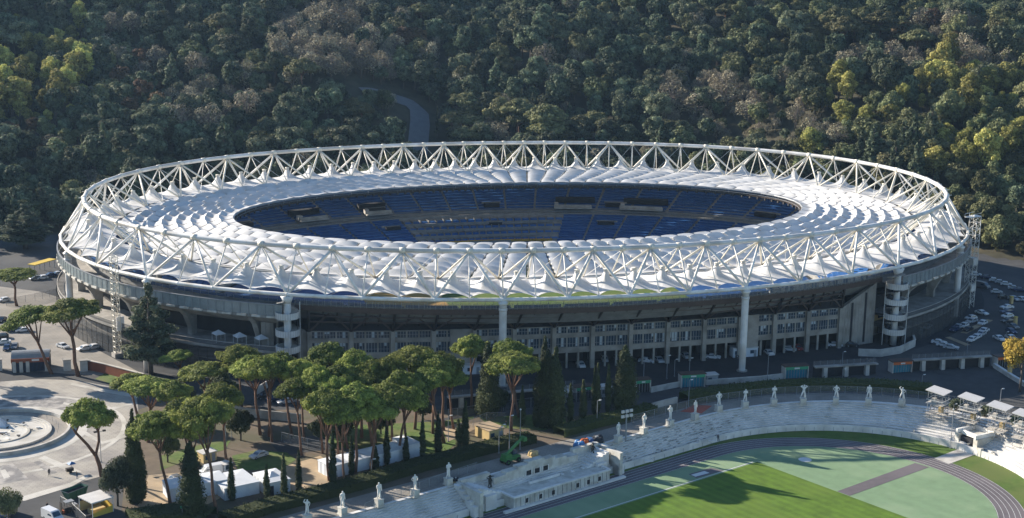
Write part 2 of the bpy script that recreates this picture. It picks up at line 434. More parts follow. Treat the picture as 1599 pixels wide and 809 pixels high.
# ---- left: fountain square
FC = np.array([-161.0, -120.0])
def circ(c, r, n=64, a0=0, a1=360): return [(c[0] + r * math.cos(math.radians(a0 + (a1 - a0) * k / n)), c[1] + r * math.sin(math.radians(a0 + (a1 - a0) * k / n))) for k in range(n + (0 if a1 - a0 == 360 else 1))]
sheet('fountain_square', Gs([(-90, 602), (0, 596), (60, 592), (120, 594), (170, 603), (213, 618), (216, 640), (208, 690), (196, 722), (165, 742), (128, 752), (100, 760), (30, 780), (-90, 800)]), 'plaza', 0, 0.02)
sheet('fountain_square', circ(FC, 33.0, 72), 'plaza', 0, 0.012)
mb = MB()
def annulus(mb, c, r0, r1, z, m, a0=0, a1=360, n=72):
    A = circ(c, r0, n, a0, a1); B = circ(c, r1, n, a0, a1)
    if a1 - a0 == 360: A.append(A[0]); B.append(B[0])
    mb.strip([[(p[0], p[1], z) for p in A], [(p[0], p[1], z) for p in B]], m)
annulus(mb, FC, 16.5, 20.5, 0.045, 'plaza_white'); annulus(mb, FC, 28.5, 29.7, 0.045, 'plaza_white'); annulus(mb, FC, 20.5, 28.5, 0.035, 'mosaic', 20, 160)
tag(mb.build('square_paving_ring'), kind='structure')
mb = MB()
for q in ([(0, 786), (0, 781), (30, 777), (110, 754), (136, 741), (139, 745), (112, 760), (40, 782)],           [(60, 716), (110, 738), (128, 737), (70, 712)], [(125, 668), (160, 690), (206, 676), (207, 680), (160, 694), (118, 672)], [(214, 622), (150, 610), (110, 601), (112, 598), (152, 606), (216, 617)],
          [(100, 628), (150, 642), (212, 628), (213, 631), (150, 646), (98, 631)], [(0, 735), (8, 733), (16, 745), (6, 748)]):
    p = Gs(q); mb.add([(a[0], a[1], 0.05) for a in p], [tuple(range(len(p)))], 'plaza_white')
for q in ([(0, 728), (20, 724), (45, 748), (0, 757)], [(52, 722), (62, 719), (90, 738), (78, 741)]):
    p = Gs(q); mb.add([(a[0], a[1], 0.048) for a in p], [tuple(range(len(p)))], 'mosaic')
tag(mb.build('square_paving_band'), kind='structure')
sheet('left_forecourt', Gs([(-60, 440), (60, 455), (112, 470), (150, 545), (230, 588), (120, 585), (-60, 570)]), 'paving', 0, 0.015)
sheet('corner_lawn', Gs([(148, 592), (165, 583), (196, 588), (222, 600), (190, 604)]), 'lawn', 0, 0.06)
sheet('service_road', Gs([(-60, 800), (30, 780), (128, 754), (160, 770), (200, 812), (150, 880), (-60, 880)]), 'asphalt', 0, 0.03)

# ---- pine grove ground in front of the stadium
sheet('grove_earth', Gs([(216, 640), (300, 612), (420, 640), (560, 640), (760, 640), (960, 640), (1020, 636), (830, 690), (640, 742), (400, 800), (240, 860), (190, 800), (196, 722)]), 'earth', 0, 0.02)
for q in ([(362, 712), (400, 703), (448, 707), (462, 718), (440, 733), (372, 735)], [(250, 712), (330, 690), (360, 688), (352, 702), (290, 720), (250, 735)], [(500, 676), (560, 664), (690, 658), (740, 650), (742, 668), (640, 700), (520, 700)],
          [(745, 652), (880, 645), (885, 662), (850, 672), (770, 668)], [(905, 652), (968, 640), (976, 650), (930, 666), (900, 664)], [(650, 695), (700, 684), (716, 690), (690, 712), (650, 712)]):
    sheet('grove_lawn', Gs(q), 'lawn', 0, 0.045)
for q in ([(232, 742), (330, 735), (372, 738), (360, 770), (300, 800), (240, 806), (215, 790)], [(440, 730), (500, 712), (535, 735), (520, 758), (450, 778)], [(690, 668), (748, 652), (760, 662), (700, 690)]):
    sheet('sandy_path', Gs(q), 'sand', 0, 0.055)
sheet('grove_road', Gs([(420, 690), (700, 652), (960, 618), (1010, 616), (1018, 632), (980, 640), (720, 672), (440, 712)]), 'asphalt', 0, 0.035)
# ---- road and terrace between the two stadiums
RIM = []
for s in np.arange(-215, -55, 4.0): RIM.append((s, 132.3))
for k in range(0, 61):
    th = math.radians(90 - 3.1 * k); RIM.append((-55 + 58.4 * math.cos(th), 180.5 - 48.2 * math.sin(th)))
RIMW = [np.array(LM(s, t, 0)) for s, t in RIM]
ribbon_sheet('terrace_paving', RIMW, -0.3, 7.5, 'paving', 0.03)
ribbon_sheet('hedge_bed', RIMW[:46], 7.5, 17.5, 'earth', 0.025)
sheet('outer_road', Gs([(1010, 640), (1018, 616), (1110, 606), (1230, 594), (1400, 586), (1550, 580), (1700, 640), (1700, 720), (1600, 660), (1480, 612), (1300, 600), (1150, 612)]), 'asphalt', 0, 0.028)
p = Gs([(1062, 643), (1085, 632), (1112, 634), (1095, 646)]); sheet('clay_court', p, 'clay', 0, 0.05)
# stadium apron
mb = MB()
ap = [(160 * math.cos(t) , 119 * math.sin(t)) for t in np.linspace(0, 2 * PI, 96, endpoint=False)]
sheet('stadium_apron', ap, 'asphalt_dark', 0, 0.01)

# ---- athletics field
mb = MB(); mb.add([LM(s, t, FIELD) for s, t in [(-230, 130), (-60, 130), (-20, 140), (0, 165), (6, 195), (-5, 230), (-60, 236), (-230, 236)]], [tuple(range(8))], 'verge'); tag(mb.build('field_verge'), kind='structure')
def oval(r, n=60):
    o = [(-59.5 + r * math.cos(math.radians(90 - 180 * k / n)), 180.5 - r * math.sin(math.radians(90 - 180 * k / n))) for k in range(n + 1)]
    return [(-225, 180.5 - r)] + o + [(-225, 180.5 + r)]
mb = MB(); mb.strip([[LM(s, t, FIELD + 0.02) for s, t in oval(41.2)], [LM(s, t, FIELD + 0.02) for s, t in oval(34.9)]], 'track'); tag(mb.build('running_track'), kind='structure')
mb = MB()
for k in range(6):
    r = 34.95 + k * 1.22
    mb.strip([[LM(s, t, FIELD + 0.045) for s, t in oval(r + 0.045)], [LM(s, t, FIELD + 0.045) for s, t in oval(r - 0.045)]], 'line_white')
mb.add([LM(s, t, FIELD + 0.06) for s, t in [(-225, 153.1), (-56.2, 153.1), (-56.2, 153.35), (-225, 153.35)]], [(0, 1, 2, 3)], 'line_white')
tag(mb.build('track_marking'), kind='structure')
mb = MB(); mb.add([LM(s, t, FIELD + 0.02) for s, t in oval(34.85)], [tuple(range(len(oval(34.85))))], 'synthetic'); tag(mb.build('synthetic_field'), kind='structure')
mb = MB(); mb.add([LM(s, t, FIELD + 0.05) for s, t in [(-225, 153.8), (-55.5, 153.8), (-55.5, 207.5), (-225, 207.5)]], [(0, 1, 2, 3)], 'turf'); tag(mb.build('grass_pitch'), kind='structure')
mb = MB(); mb.add([LM(s, t, FIELD + 0.05) for s, t in [(-55.3, 177.7), (-25.4, 177.4), (-25.2, 181.2), (-55.3, 181.2)]], [(0, 1, 2, 3)], 'track'); tag(mb.build('run_up_strip'), kind='structure')
mb = MB(); mb.add([(*(E1 * -45 + E2 * 159.8 + np.array(q)), FIELD + 0.06) for q in circ((0, 0), 1.6, 24)], [tuple(range(24))], 'line_white'); tag(mb.build('throwing_circle'), kind='structure')
mb = MB(); mb.add([LM(s, t, FIELD + 0.05) for s, t in [(-19, 178.3), (-4, 177.8), (-4, 182.8), (-19.5, 182.8)]], [(0, 1, 2, 3)], 'pale_concrete'); tag(mb.build('gate_path'), kind='structure')
mb = MB(); q = Gs([(1075, 741), (1110, 731), (1130, 735), (1088, 747)], FIELD); mb.add([(a[0], a[1], FIELD + 0.07) for a in q], [(0, 1, 2, 3)], 'track'); 
q = Gs([(1079, 742), (1100, 736), (1108, 739), (1086, 745)], FIELD); mb.add([(a[0], a[1], FIELD + 0.09) for a in q], [(0, 1, 2, 3)], 'line_white'); tag(mb.build('jump_pit'), kind='structure')
# ------------------------------------------------------------------ the big stadium
N_ = 40; RA, RB = 145.424, 102.987
ZB = 23.76; ZT = 35.35; OFFB = 7.5; OFFI = -10.0; ZI = 25.2
def ring(i, off, z):
    u = 2 * PI * (i - 8.5) / N_ - PI / 2 + 0.0014
    t = u + 0.1573 * math.sin(2 * u) + 0.0103 * math.sin(4 * u)
    c, s = math.cos(t), math.sin(t); ra = 1 - 0.01 * math.cos(4 * t)
    n = math.hypot(c / RA, s / RB)
    return np.array([RA * c * ra + off * c / RA / n, RB * s * ra + off * s / RB / n, z])
RIN = (98.0, 53.3, 27.0)
def rin(i, k=1.0, z=None):
    u = 2 * PI * (i - 8.5) / N_ - PI / 2 + 0.0006
    # inner edge node: seats evenly round the opening
    t2 = u + 0.21 * math.sin(2 * u)
    return np.array([RIN[0] * k * math.cos(t2), RIN[1] * k * math.sin(t2), RIN[2] if z is None else z])

ST = thing('stadium', 'huge oval stadium with a white membrane roof hung from a steel ring truss', 'stadium')
truss = MB()
# chords: 80 straight tubes each
for name, off, z, r, m in (('top_chord', 0, ZT, 0.68, 'ring_steel'), ('bottom_chord', OFFB, ZB, 0.55, 'white_steel'), ('inner_chord', OFFI, ZI, 0.4, 'white_steel')):
    mb = MB()
    for k in range(80):
        a, b = ring(k / 2, off, z), ring((k + 1) / 2, off, z)
        mb.cyl(a, b, r, r, m, 10, False)
        if name == 'top_chord':
            d = (b - a) / np.linalg.norm(b - a)
            mb.cyl(a - d * 0.75, a + d * 0.75, r * 1.22, r * 1.22, 'cream_steel', 10)
            o = ring(k / 2, 1.5, z + 0.2); mb.cyl(a, o, 0.12, 0.1, m, 5)
        else: mb.ball(a, r * 1.15, m, 8, 5)
    ch = mb.build(name, ST, True)
# struts: V diagonals from every whole node; hangers
def strut(a, b, r, m='white_steel', parent=None):
    mb = MB(); mb.cyl(a, b, r, r, m, 8)
    return mb.build('strut', parent or ST, True)
STR_LEFT = MB()
vis = []
for j in range(40):
    A = ring(j, 0, ZT - 0.3)
    for d in (-0.5, 0.5):
        vis.append((A, ring(j + d, OFFB, ZB), 0.37, 'white_steel'))
        vis.append((A, ring(j + d, OFFI, ZI), 0.31, 'cream_steel'))
    I = ring(j + 0.5, 0, ZT - 0.3)
    vis.append((I, ring(j + 0.5, OFFB, ZB), 0.21, 'white_steel')); vis.append((I, ring(j + 0.5, OFFI, ZI), 0.18, 'cream_steel'))
    vis.append((A, ring(j, OFFB, ZB), 0.17, 'white_steel')); vis.append((A, ring(j, OFFI, ZI), 0.17, 'cream_steel'))
vis.sort(key=lambda e: -e[2] * pxm(e[0]))
for e in vis[:100]: strut(*e)
mb = MB()
for e in vis[100:]: mb.cyl(e[0], e[1], e[2], e[2], e[3], 7)
tag(mb.build('strut', ST, True), kind='stuff')
mb = MB()
for j in range(40):      # slender wind ties
    for d in (-0.5, 0.5):
        mb.cyl(ring(j + d, 0, ZT - 0.4), ring(j, OFFI, ZI), 0.06, 0.06, 'white_steel', 4, False)
    mb.cyl(ring(j, OFFB, ZB), ring(j + 0.5, OFFI, ZI), 0.09, 0.09, 'white_steel', 5, False); mb.cyl(ring(j + 0.5, OFFB, ZB), ring(j + 1, OFFI, ZI), 0.09, 0.09, 'white_steel', 5, False)
tag(mb.build('tie_rod', ST), kind='stuff')

# canopy cones, one per bay
def cone_mesh(k):
    i0, i1 = k / 2, (k + 1) / 2; im = (i0 + i1) / 2
    mb = MB(); NB = 40
    pk = ring(im, -1.2, ZB + 4.9)
    per = []
    # perimeter: outer edge (scalloped inwards and up), sides, inner edge
    n = NB // 4
    for q in range(n):
        f = q / n; w = 4 * f * (1 - f)
        per.append(ring(i0 + (i1 - i0) * f, OFFB - 0.5 - 2.0 * w, ZB + 0.45 + 0.75 * w))
    for q in range(n):
        f = q / n; w = 4 * f * (1 - f); per.append(ring(i1, OFFB - 0.5 + (OFFI - OFFB + 0.8) * f, ZB + 0.45 + (ZI + 0.2 - ZB - 0.45) * f + 0.35 * w))
    for q in range(n):
        f = q / n; w = 4 * f * (1 - f); per.append(ring(i1 + (i0 - i1) * f, OFFI + 0.3 + 1.5 * w, ZI + 0.2))
    for q in range(n):
        f = q / n; w = 4 * f * (1 - f); per.append(ring(i0, OFFI + 0.3 + (OFFB - OFFI - 0.8) * f, ZI + 0.2 + (ZB + 0.45 - ZI - 0.2) * f + 0.35 * w))
    rows = []
    K = 8
    for r in range(K + 1):
        f = r / K                        # 0 rim .. 1 peak
        row = []
        for p in per:
            d = p - pk; dist = np.linalg.norm(d[:2]); e = d[:2] / dist
            rr = dist + (0.62 - dist) * f
            h = (1 - math.log(max(rr, 0.62) / 0.62) / math.log(dist / 0.62))       # catenoid-like flare
            h = 0.85 * h ** 1.5 + 0.15 * f
            row.append((pk[0] + e[0] * rr, pk[1] + e[1] * rr, p[2] + (pk[2] - p[2]) * h))
        rows.append(row)
    mb.strip(rows, 'membrane', True)
    mb.cyl(pk - (0, 0, 0.15), pk + (0, 0, 0.55), 0.68, 0.68, 'membrane', 10)
    mb.cyl(pk + (0, 0, 0.55), pk + (0, 0, 0.8), 0.8, 0.8, 'cream_steel', 10)
    mb.cyl(pk - (0, 0, 4.6), pk, 0.14, 0.14, 'white_steel', 5)
    return mb
for k in range(80): cone_mesh(k).build('canopy_cone', ST, True)

# roof membrane: one strip of vaulted panels per bay, stepping like shingles
ROWS = 8
def roof_pt(i, f, dz=0.0):
    a = ring(i, OFFI, ZI + 0.1); b = rin(i)
    p = a + (b - a) * f
    p[2] += dz - 1.2 * 4 * f * (1 - f) * 0.5
    return p
for k in range(80):
    i0, i1 = k / 2, (k + 1) / 2
    mb = MB(); nu = 8
    for r in range(ROWS):
        f0, f1 = r / ROWS, (r + 1) / ROWS
        rows = []
        for q in range(9):
            f = f0 + (f1 - f0) * q / 8
            v = q / 8
            ridge = 0.2 + (0.95 if (v > 0.5 and r < ROWS - 1) or (v <= 0.5 and r > 0) else 0.15) * abs(2 * v - 1) ** 1.25
            def zz(u):
                w = abs(2 * u / nu - 1)
                return ridge * (0.8 + 0.5 * (1 - w ** 2.6))
            us = [0.055 + 0.89 * u / nu for u in range(nu + 1)]
            row = [roof_pt(i0 + (i1 - i0) * us[0], f, -0.1)] + [roof_pt(i0 + (i1 - i0) * us[u], f, zz(u)) for u in range(nu + 1)] + [roof_pt(i0 + (i1 - i0) * us[-1], f, -0.1)]
            rows.append(row)
        for a in range(2): mb.strip([[w_[0], w_[1]] if a == 0 else [w_[-2], w_[-1]] for w_ in rows], 'membrane')      # side skirts
        mb.strip([w_[1:-1] for w_ in rows], 'membrane')
    mb.build('roof_panel', ST, True)
mb = MB()       # radial cables with little posts
for k in range(80):
    i = k / 2
    for r in range(ROWS):
        a = roof_pt(i, r / ROWS, 0.05); b = roof_pt(i, (r + 1) / ROWS, 0.05)
        mb.cyl(a, b, 0.16, 0.16, 'dark_steel', 5, False)
        mb.cyl(a, a + (0, 0, 1.0), 0.1, 0.1, 'white_steel', 4)
tag(mb.build('radial_cable', ST), kind='stuff')
# tension ring at the opening with catwalk and floodlights
mb = MB()
for k in range(80):
    a, b = rin(k / 2), rin((k + 1) / 2)
    mb.cyl(a, b, 0.35, 0.35, 'grey_metal', 7, False)
    a2, b2 = rin(k / 2, 1.006, 25.6), rin((k + 1) / 2, 1.006, 25.6)
    mb.bar(a2, b2, 1.3, 0.18, 'brown_steel'); mb.bar(a2 + (0, 0, .1), b2 + (0, 0, .1), 0.25, 1.3, 'dark_steel')
    mb.cyl(a, a2, 0.12, 0.12, 'grey_metal', 5, False)
    a3, b3 = rin(k / 2, 0.99, 26.3), rin((k + 1) / 2, 0.99, 26.3); mb.cyl(a3, b3, 0.06, 0.06, 'grey_metal', 4, False)
mb.build('tension_ring', ST)
mb = MB()
for k in range(160):
    p = rin(k / 4 + 0.1, 1.0, 25.0); mb.box(p, (0.8, 0.5, 0.7), 'dark_steel', rz=math.atan2(p[1], p[0]) + PI / 2)
    mb.cyl(p, p + (0, 0, 0.9), 0.08, 0.08, 'grey_metal', 4)
tag(mb.build('floodlight', ST), kind='stuff')

# plain columns and stair towers
def tower_at(i):
    t = link('stair_tower', None, ST, tuple(ring(i, OFFB, 0)))
    p = ring(i, 1, 0) - ring(i, 0, 0); t.rotation_euler = (0, 0, math.atan2(p[1], p[0]))
    mb = MB(); mb.cyl((0, 0, 0), (0, 0, 22.4), 1.0, 1.0, 'ring_steel', 14); mb.cyl((0, 0, 21.4), (0, 0, 23.4), 1.0, 1.8, 'ring_steel', 14)
    for a in range(6):
        mb.bar((1.3 * math.cos(a), 1.3 * math.sin(a), 22.4), (0.8 * math.cos(a), 0.8 * math.sin(a), 23.6), 0.25, 0.3, 'concrete')
    mb.build('column', t, True)
    for k, zc in enumerate((4.4, 9.0, 13.5, 18.3)):
        mb = MB(); n = 30
        rows = []
        for zz, rr in ((-0.85, 2.9), (-0.85, 3.25), (0.85, 3.25), (0.85, 3.1), (-0.7, 3.1)):
            rows.append([(rr * math.cos(2 * PI * q / n), rr * math.sin(2 * PI * q / n), zc + zz) for q in range(n)])
        mb.strip(rows, 'ring_steel', True)
        annulus(mb, (0, 0), 0.9, 3.05, zc - 0.7, 'concrete', n=30)
        for q in range(n): mb.cyl((3.28 * math.cos(2 * PI * q / n), 3.28 * math.sin(2 * PI * q / n), zc - 0.85), (3.28 * math.cos(2 * PI * q / n), 3.28 * math.sin(2 * PI * q / n), zc + 0.85), 0.035, 0.035, 'concrete', 4)
        # the flight up to the next landing
        for q in range(26):
            a = 2 * PI * q / 26; mb.box((1.9 * math.cos(a), 1.9 * math.sin(a), zc - 0.6 + 4.6 * q / 26), (2.1, 0.55, 0.16), 'concrete', rz=a)
        mb.build('landing', t)
    for z0, z1 in ((0.5, 3.55), (5.25, 8.15), (9.85, 12.65), (14.35, 17.45)):  # dark half-cylinders added to stand in for the unlit stair interior
        mb = MB()
        for a in range(8):
            a0 = PI * 0.5 + a * PI / 8; a1 = a0 + PI / 8
            mb.quad((2.7 * math.cos(a0), 2.7 * math.sin(a0), z0), (2.7 * math.cos(a1), 2.7 * math.sin(a1), z0), (2.7 * math.cos(a1), 2.7 * math.sin(a1), z1), (2.7 * math.cos(a0), 2.7 * math.sin(a0), z1), 'dark_void')
        mb.build('stair_shade', t)
    mb = MB()
    for a in (-2.2, 2.2, 0.5): mb.cyl((3.4 * math.cos(a), 3.4 * math.sin(a), 0), (3.4 * math.cos(a), 3.4 * math.sin(a), 21.5 if a > 2 else 18.5), 0.13, 0.13, 'ring_steel', 6)
    mb.build('post', t)
for o in (-5, 5, 15, 25): tower_at(8.5 + o)
for o in (-9, -7, -2, 2, 7, 9, 11, 13, 18, 22, 27, 29):
    b = ring(8.5 + o, OFFB, 0); t = b + (0, 0, ZB - 0.3)
    mb = MB(); n = 14
    mb.cyl(b, b + (0, 0, 5), 0.92, 0.98, 'ring_steel', n, False); mb.cyl(b + (0, 0, 5), b + (0, 0, 20.8), 0.98, 1.02, 'ring_steel', n, False)
    mb.cyl(b + (0, 0, 20.8), b + (0, 0, 21.4), 1.15, 1.15, 'ring_steel', n); mb.cyl(b + (0, 0, 21.4), t, 1.0, 1.0, 'ring_steel', n)
    mb.cyl(t - (0, 0, 1.2), t - (0, 0, 0.4), 1.0, 1.45, 'white_steel', n); mb.cyl(b, b + (0, 0, 0.35), 1.5, 1.5, 'concrete', n)
    mb.build('column', ST, True)

# seating bowl -------------------------------------------------------------
BIN = (104.0, 64.0)
def bowl(i, f, z):
    """f 0 at the pitch side, 1 at the rim"""
    u = 2 * PI * (i - 8.5) / N_ - PI / 2
    t2 = u + 0.2 * math.sin(2 * u)
    a = np.array([BIN[0] * math.cos(t2), BIN[1] * math.sin(t2), 0]); b = ring(i, 1.6, 0)
    p = a + (b - a) * f; p[2] = z; return p
TIERS = [(0.0, 0.44, 2.0, 9.6, 10), (0.5, 1.0, 11.0, 20.2, 11)]
mb = MB()
ii = np.linspace(0, 40, 161)
prof = [(0.0, 0.0), (0.0, 1.7), (0.44, 9.3), (0.445, 10.0), (0.5, 10.0), (0.5, 10.7), (0.985, 19.7), (1.0, 20.0), (1.0, 18.6), (0.9, 14.6)]
mb.strip([[bowl(i, f, z) for i in ii] for f, z in prof], 'bowl_concrete')
mb.build('bowl', ST)
SEC = 48
def sector(k, tier):
    f0, f1, z0, z1, rows = tier
    mb = MB(); gap = 0.07
    a0 = 40 * k / SEC + 40 / SEC * gap / 2; a1 = 40 * (k + 1) / SEC - 40 / SEC * gap / 2
    cc = [a0 + (a1 - a0) * q / 5 for q in range(6)]
    L_ = []
    lo, hi = (0.0, 1.0)
    for r in range(rows):
        g0 = f0 + (f1 - f0) * (0.03 + 0.94 * r / rows); g1 = f0 + (f1 - f0) * (0.03 + 0.94 * (r + 0.62) / rows); g2 = f0 + (f1 - f0) * (0.03 + 0.94 * (r + 1) / rows)
        za = z0 + (z1 - z0) * r / rows + 0.25; zb = z0 + (z1 - z0) * (r + 1) / rows + 0.25
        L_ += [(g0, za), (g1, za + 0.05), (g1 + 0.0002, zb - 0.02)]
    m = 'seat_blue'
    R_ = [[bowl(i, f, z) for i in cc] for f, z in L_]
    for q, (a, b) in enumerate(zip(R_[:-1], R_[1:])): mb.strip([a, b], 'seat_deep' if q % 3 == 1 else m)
    return mb
FARMID = 27.3
for tier in TIERS:
    for k in range(SEC):
        i = 40 * (k + 0.5) / SEC
        if tier is TIERS[0] and abs(i - 28.3) < 2.2: continue          # tribune boxes stand here
        mb = sector(k, tier); o = mb.build('seat_block', ST)
# vomitories and light walls between blocks
for k in range(SEC):
    i = 40 * (k + 0.5) / SEC
    if k % 4 == 1:
        for f, z in ((0.30, 6.3), (0.56, 11.9)):
            mb = MB()
            a = bowl(i - 0.22, f, z + 0.9); b = bowl(i + 0.22, f, z + 0.9)
            mb.bar(a, b, 2.4, 1.6, 'dark_void'); mb.bar(bowl(i - 0.27, f + 0.035, z + 1.6), bowl(i + 0.27, f + 0.035, z + 1.6), 1.4, 0.6, 'concrete')
            mb.build('stair_opening', ST)
mb = MB()
mb.strip([[bowl(i, 0.455, 10.0) for i in ii], [bowl(i, 0.455, 11.0) for i in ii]], 'wire')
mb.strip([[bowl(i, 1.0, 19.4) for i in ii], [bowl(i, 1.0, 21.6) for i in ii]], 'wire')
for k in range(320): mb.cyl(bowl(k / 8, 1.0, 19.4), bowl(k / 8, 1.0, 21.7), 0.05, 0.05, 'grey_metal', 4)
tag(mb.build('rim_railing', ST), kind='stuff')
# tribune boxes in the far stand
mb = MB()
for r in range(4):
    f = 0.06 + r * 0.095; z = 2.6 + r * 1.75
    for q in range(-10, 11):
        i = 28.3 + q * 0.25
        mb.bar(bowl(i, f, z + 0.55), bowl(i, f + 0.085, z + 0.75), 0.3, 1.3, 'bowl_concrete')
        if q < 10: mb.bar(bowl(i + 0.03, f + 0.035, z + 0.35), bowl(i + 0.22, f + 0.035, z + 0.35), 3.0, 0.9, 'seat_blue')
    mb.bar(bowl(25.8, f, z), bowl(30.8, f, z), 0.5, 0.9, 'bowl_concrete')
mb.build('tribune_boxes', ST)
for i, w in ((33.0, 0.35), (31.3, 0.35), (25.6, 0.5), (23.9, 0.5)):      # pale camera platforms
    mb = MB(); mb.bar(bowl(i - w, 0.5, 11.9), bowl(i + w, 0.5, 11.9), 3.2, 0.5, 'pale_concrete'); mb.bar(bowl(i - w, 0.49, 12.6), bowl(i + w, 0.49, 12.6), 0.25, 1.1, 'pale_concrete'); mb.bar(bowl(i + w - .1, 0.52, 12.9), bowl(i + w, 0.52, 12.9), 2.0, 1.8, 'pale_concrete')
    mb.bar(bowl(i - w, 0.62, 14.2), bowl(i + w, 0.62, 14.2), 2.5, 2.0, 'dark_void')
    mb.build('camera_platform', ST)
# pitch and apron inside
mb = MB(); el = [(BIN[0] * 0.985 * math.cos(t), BIN[1] * 0.985 * math.sin(t), 0.12) for t in np.linspace(0, 2 * PI, 80, endpoint=False)]
mb.add(el, [tuple(range(80))], 'seat_deep'); mb.add([(-57, -42, 0.14), (-31, -42, 0.14), (-31, 42, 0.14), (-57, 42, 0.14)], [(0, 1, 2, 3)], 'apron'); mb.add([(-31, -42, 0.16), (50, -42, 0.16), (50, 42, 0.16), (-31, 42, 0.16)], [(0, 1, 2, 3)], 'verge'); mb.build('playing_field', ST)
mb = MB()
for k in range(46):   # yellow seats along the front rows
    i = 26.0 + k * 0.1; mb.box(bowl(i, 0.015, 2.9), (0.9, 0.8, 0.8), 'seat_yellow', rz=0)
tag(mb.build('yellow_seat', ST), kind='stuff')

# straight front: office block -------------------------------------------------
YF = -95.5; PX0 = -5.6; PITCH = 11.1
def fy(x): return YF + 0.0011 * (x - 5) ** 2
F = link('office_front', None, ST)
ks = list(range(-7, 8))
for k in ks:
    x = PX0 + PITCH * k; y = fy(x); mb = MB(); mb.box((x, y, 6.1), (1.15, 1.3, 12.2), 'facade_stone'); mb.build('pillar', F)
mb = MB(); wind = []
for k in ks[:-1]:
    x0 = PX0 + PITCH * k + 0.575; x1 = PX0 + PITCH * (k + 1) - 0.575; y0 = fy(x0) + 0.35; y1 = fy(x1) + 0.35; w = x1 - x0
    def P(f, dy, z): return ((x0 + (x1 - x0) * f), (y0 + (y1 - y0) * f) + dy, z)
    blank = (k == -4 and (0.4, 1.0)) or (k == 4 and (0.0, 0.55)) or None
    for z0, z1 in ((4.6, 6.1), (8.85, 10.15), (11.95, 12.2)):
        mb.bar(P(0, 0.2, (z0 + z1) / 2), P(1, 0.2, (z0 + z1) / 2), 0.5, z1 - z0, 'facade_stone')
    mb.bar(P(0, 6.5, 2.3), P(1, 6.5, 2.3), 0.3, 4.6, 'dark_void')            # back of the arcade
    mb.bar(P(0, 3.4, 4.45), P(1, 3.4, 4.45), 6.2, 0.15, 'concrete')
    for f in (1 / 3, 2 / 3): mb.box(P(f, 0.15, 2.3), (0.55, 0.55, 4.6), 'facade_stone')
    if blank:
        mb.bar(P(blank[0], -0.2, 6.3), P(blank[1], -0.2, 6.3), 0.5, 12.2, 'facade_stone')
    for z0, z1 in ((6.1, 8.85), (10.15, 11.95)):
        wb = MB(); f0 = 0.0; f1 = 1.0
        if blank: f0, f1 = (0, blank[0]) if blank[0] > 0 else (blank[1], 1)
        nseg = max(3, int(round(12 * (f1 - f0))))
        wb.bar(P(f0, 0.32, (z0 + z1) / 2), P(f1, 0.32, (z0 + z1) / 2), 0.08, z1 - z0, 'glass')
        for q in range(nseg + 1):
            f = f0 + (f1 - f0) * q / nseg; big = q % 4 == 0
            wb.box(P(f, 0.2, (z0 + z1) / 2), (0.45 if big else 0.14, 0.3 if big else 0.2, z1 - z0), 'facade_stone' if big else 'grey_metal')
            if q < nseg and random.random() < 0.3:
                h = (z1 - z0) * random.choice((0.35, 0.6, 0.95)); fa, fb = f + 0.012, f + (f1 - f0) / nseg - 0.012
                wb.bar(P(fa, 0.26, z1 - h / 2), P(fb, 0.26, z1 - h / 2), 0.04, h, 'blind')
        wb.bar(P(f0, 0.2, z0 + 0.9), P(f1, 0.2, z0 + 0.9), 0.12, 0.1, 'grey_metal')
        wb.build('window_band', F)
mb.build('floor_slabs', F)
mb = MB()      # dark raking steelwork under the stand
i_s = np.linspace(3.5, 13.5, 81)
def at_x(x, off, z):
    lo, hi = 3.0, 14.0
    for _ in range(30):
        m = (lo + hi) / 2
        if ring(m, off, z)[0] < x: lo = m
        else: hi = m
    return ring(lo, off, z)
for k in ks:
    x = PX0 + PITCH * k
    foot = np.array([x, fy(x) - 0.1, 12.2]); head = at_x(x, 1.8, 18.6); inner = np.array([x, fy(x) + 5, 13.5])
    mb.bar(foot, head, 0.5, 0.9, 'dark_steel'); mb.bar(foot + (0, 0, .5), foot + (0, 1, 5.5), 0.5, 0.6, 'dark_steel')
    if k < ks[-1]:
        xm = x + PITCH / 2; xn = x + PITCH
        top = at_x(xm, 0.2, 17.6)
        mb.bar(foot, top, 0.35, 0.45, 'brown_steel'); mb.bar((xn, fy(xn) - 0.1, 12.2), top, 0.35, 0.45, 'brown_steel')
        for f in (0.33, 0.66): mb.bar(at_x(x + PITCH * f, 1.6, 18.5), (x + PITCH * f, fy(x) + 0.6, 13.4), 0.3, 0.5, 'dark_steel')
    for f in (0.45, 0.72, 0.95): 
        if k < ks[-1]:
            xn = x + PITCH; a = foot + (head - foot) * f; fb = np.array([xn, fy(xn) - .1, 12.2]); hb = at_x(xn, 1.8, 18.6); b = fb + (hb - fb) * f
            mb.bar(a, b, 0.3, 0.4, 'brown_steel')
mb.build('raking_steelwork', F)
mb = MB()      # soffit sheets; the pale strip paints in the light slots between the beams
for k in ks[:-1]:
    x = PX0 + PITCH * k; xn = x + PITCH
    A0 = np.array([x, fy(x) + 2.5, 14.6]); A1 = np.array([xn, fy(xn) + 2.5, 14.6]); B0 = at_x(x, 1.2, 18.9); B1 = at_x(xn, 1.2, 18.9)
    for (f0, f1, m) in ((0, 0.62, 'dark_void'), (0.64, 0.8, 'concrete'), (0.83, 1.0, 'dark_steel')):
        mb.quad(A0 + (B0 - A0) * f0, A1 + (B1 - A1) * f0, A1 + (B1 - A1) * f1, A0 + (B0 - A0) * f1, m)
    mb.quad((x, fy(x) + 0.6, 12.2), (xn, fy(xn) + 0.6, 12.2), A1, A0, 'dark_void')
mb.build('soffit', F)
mb = MB()
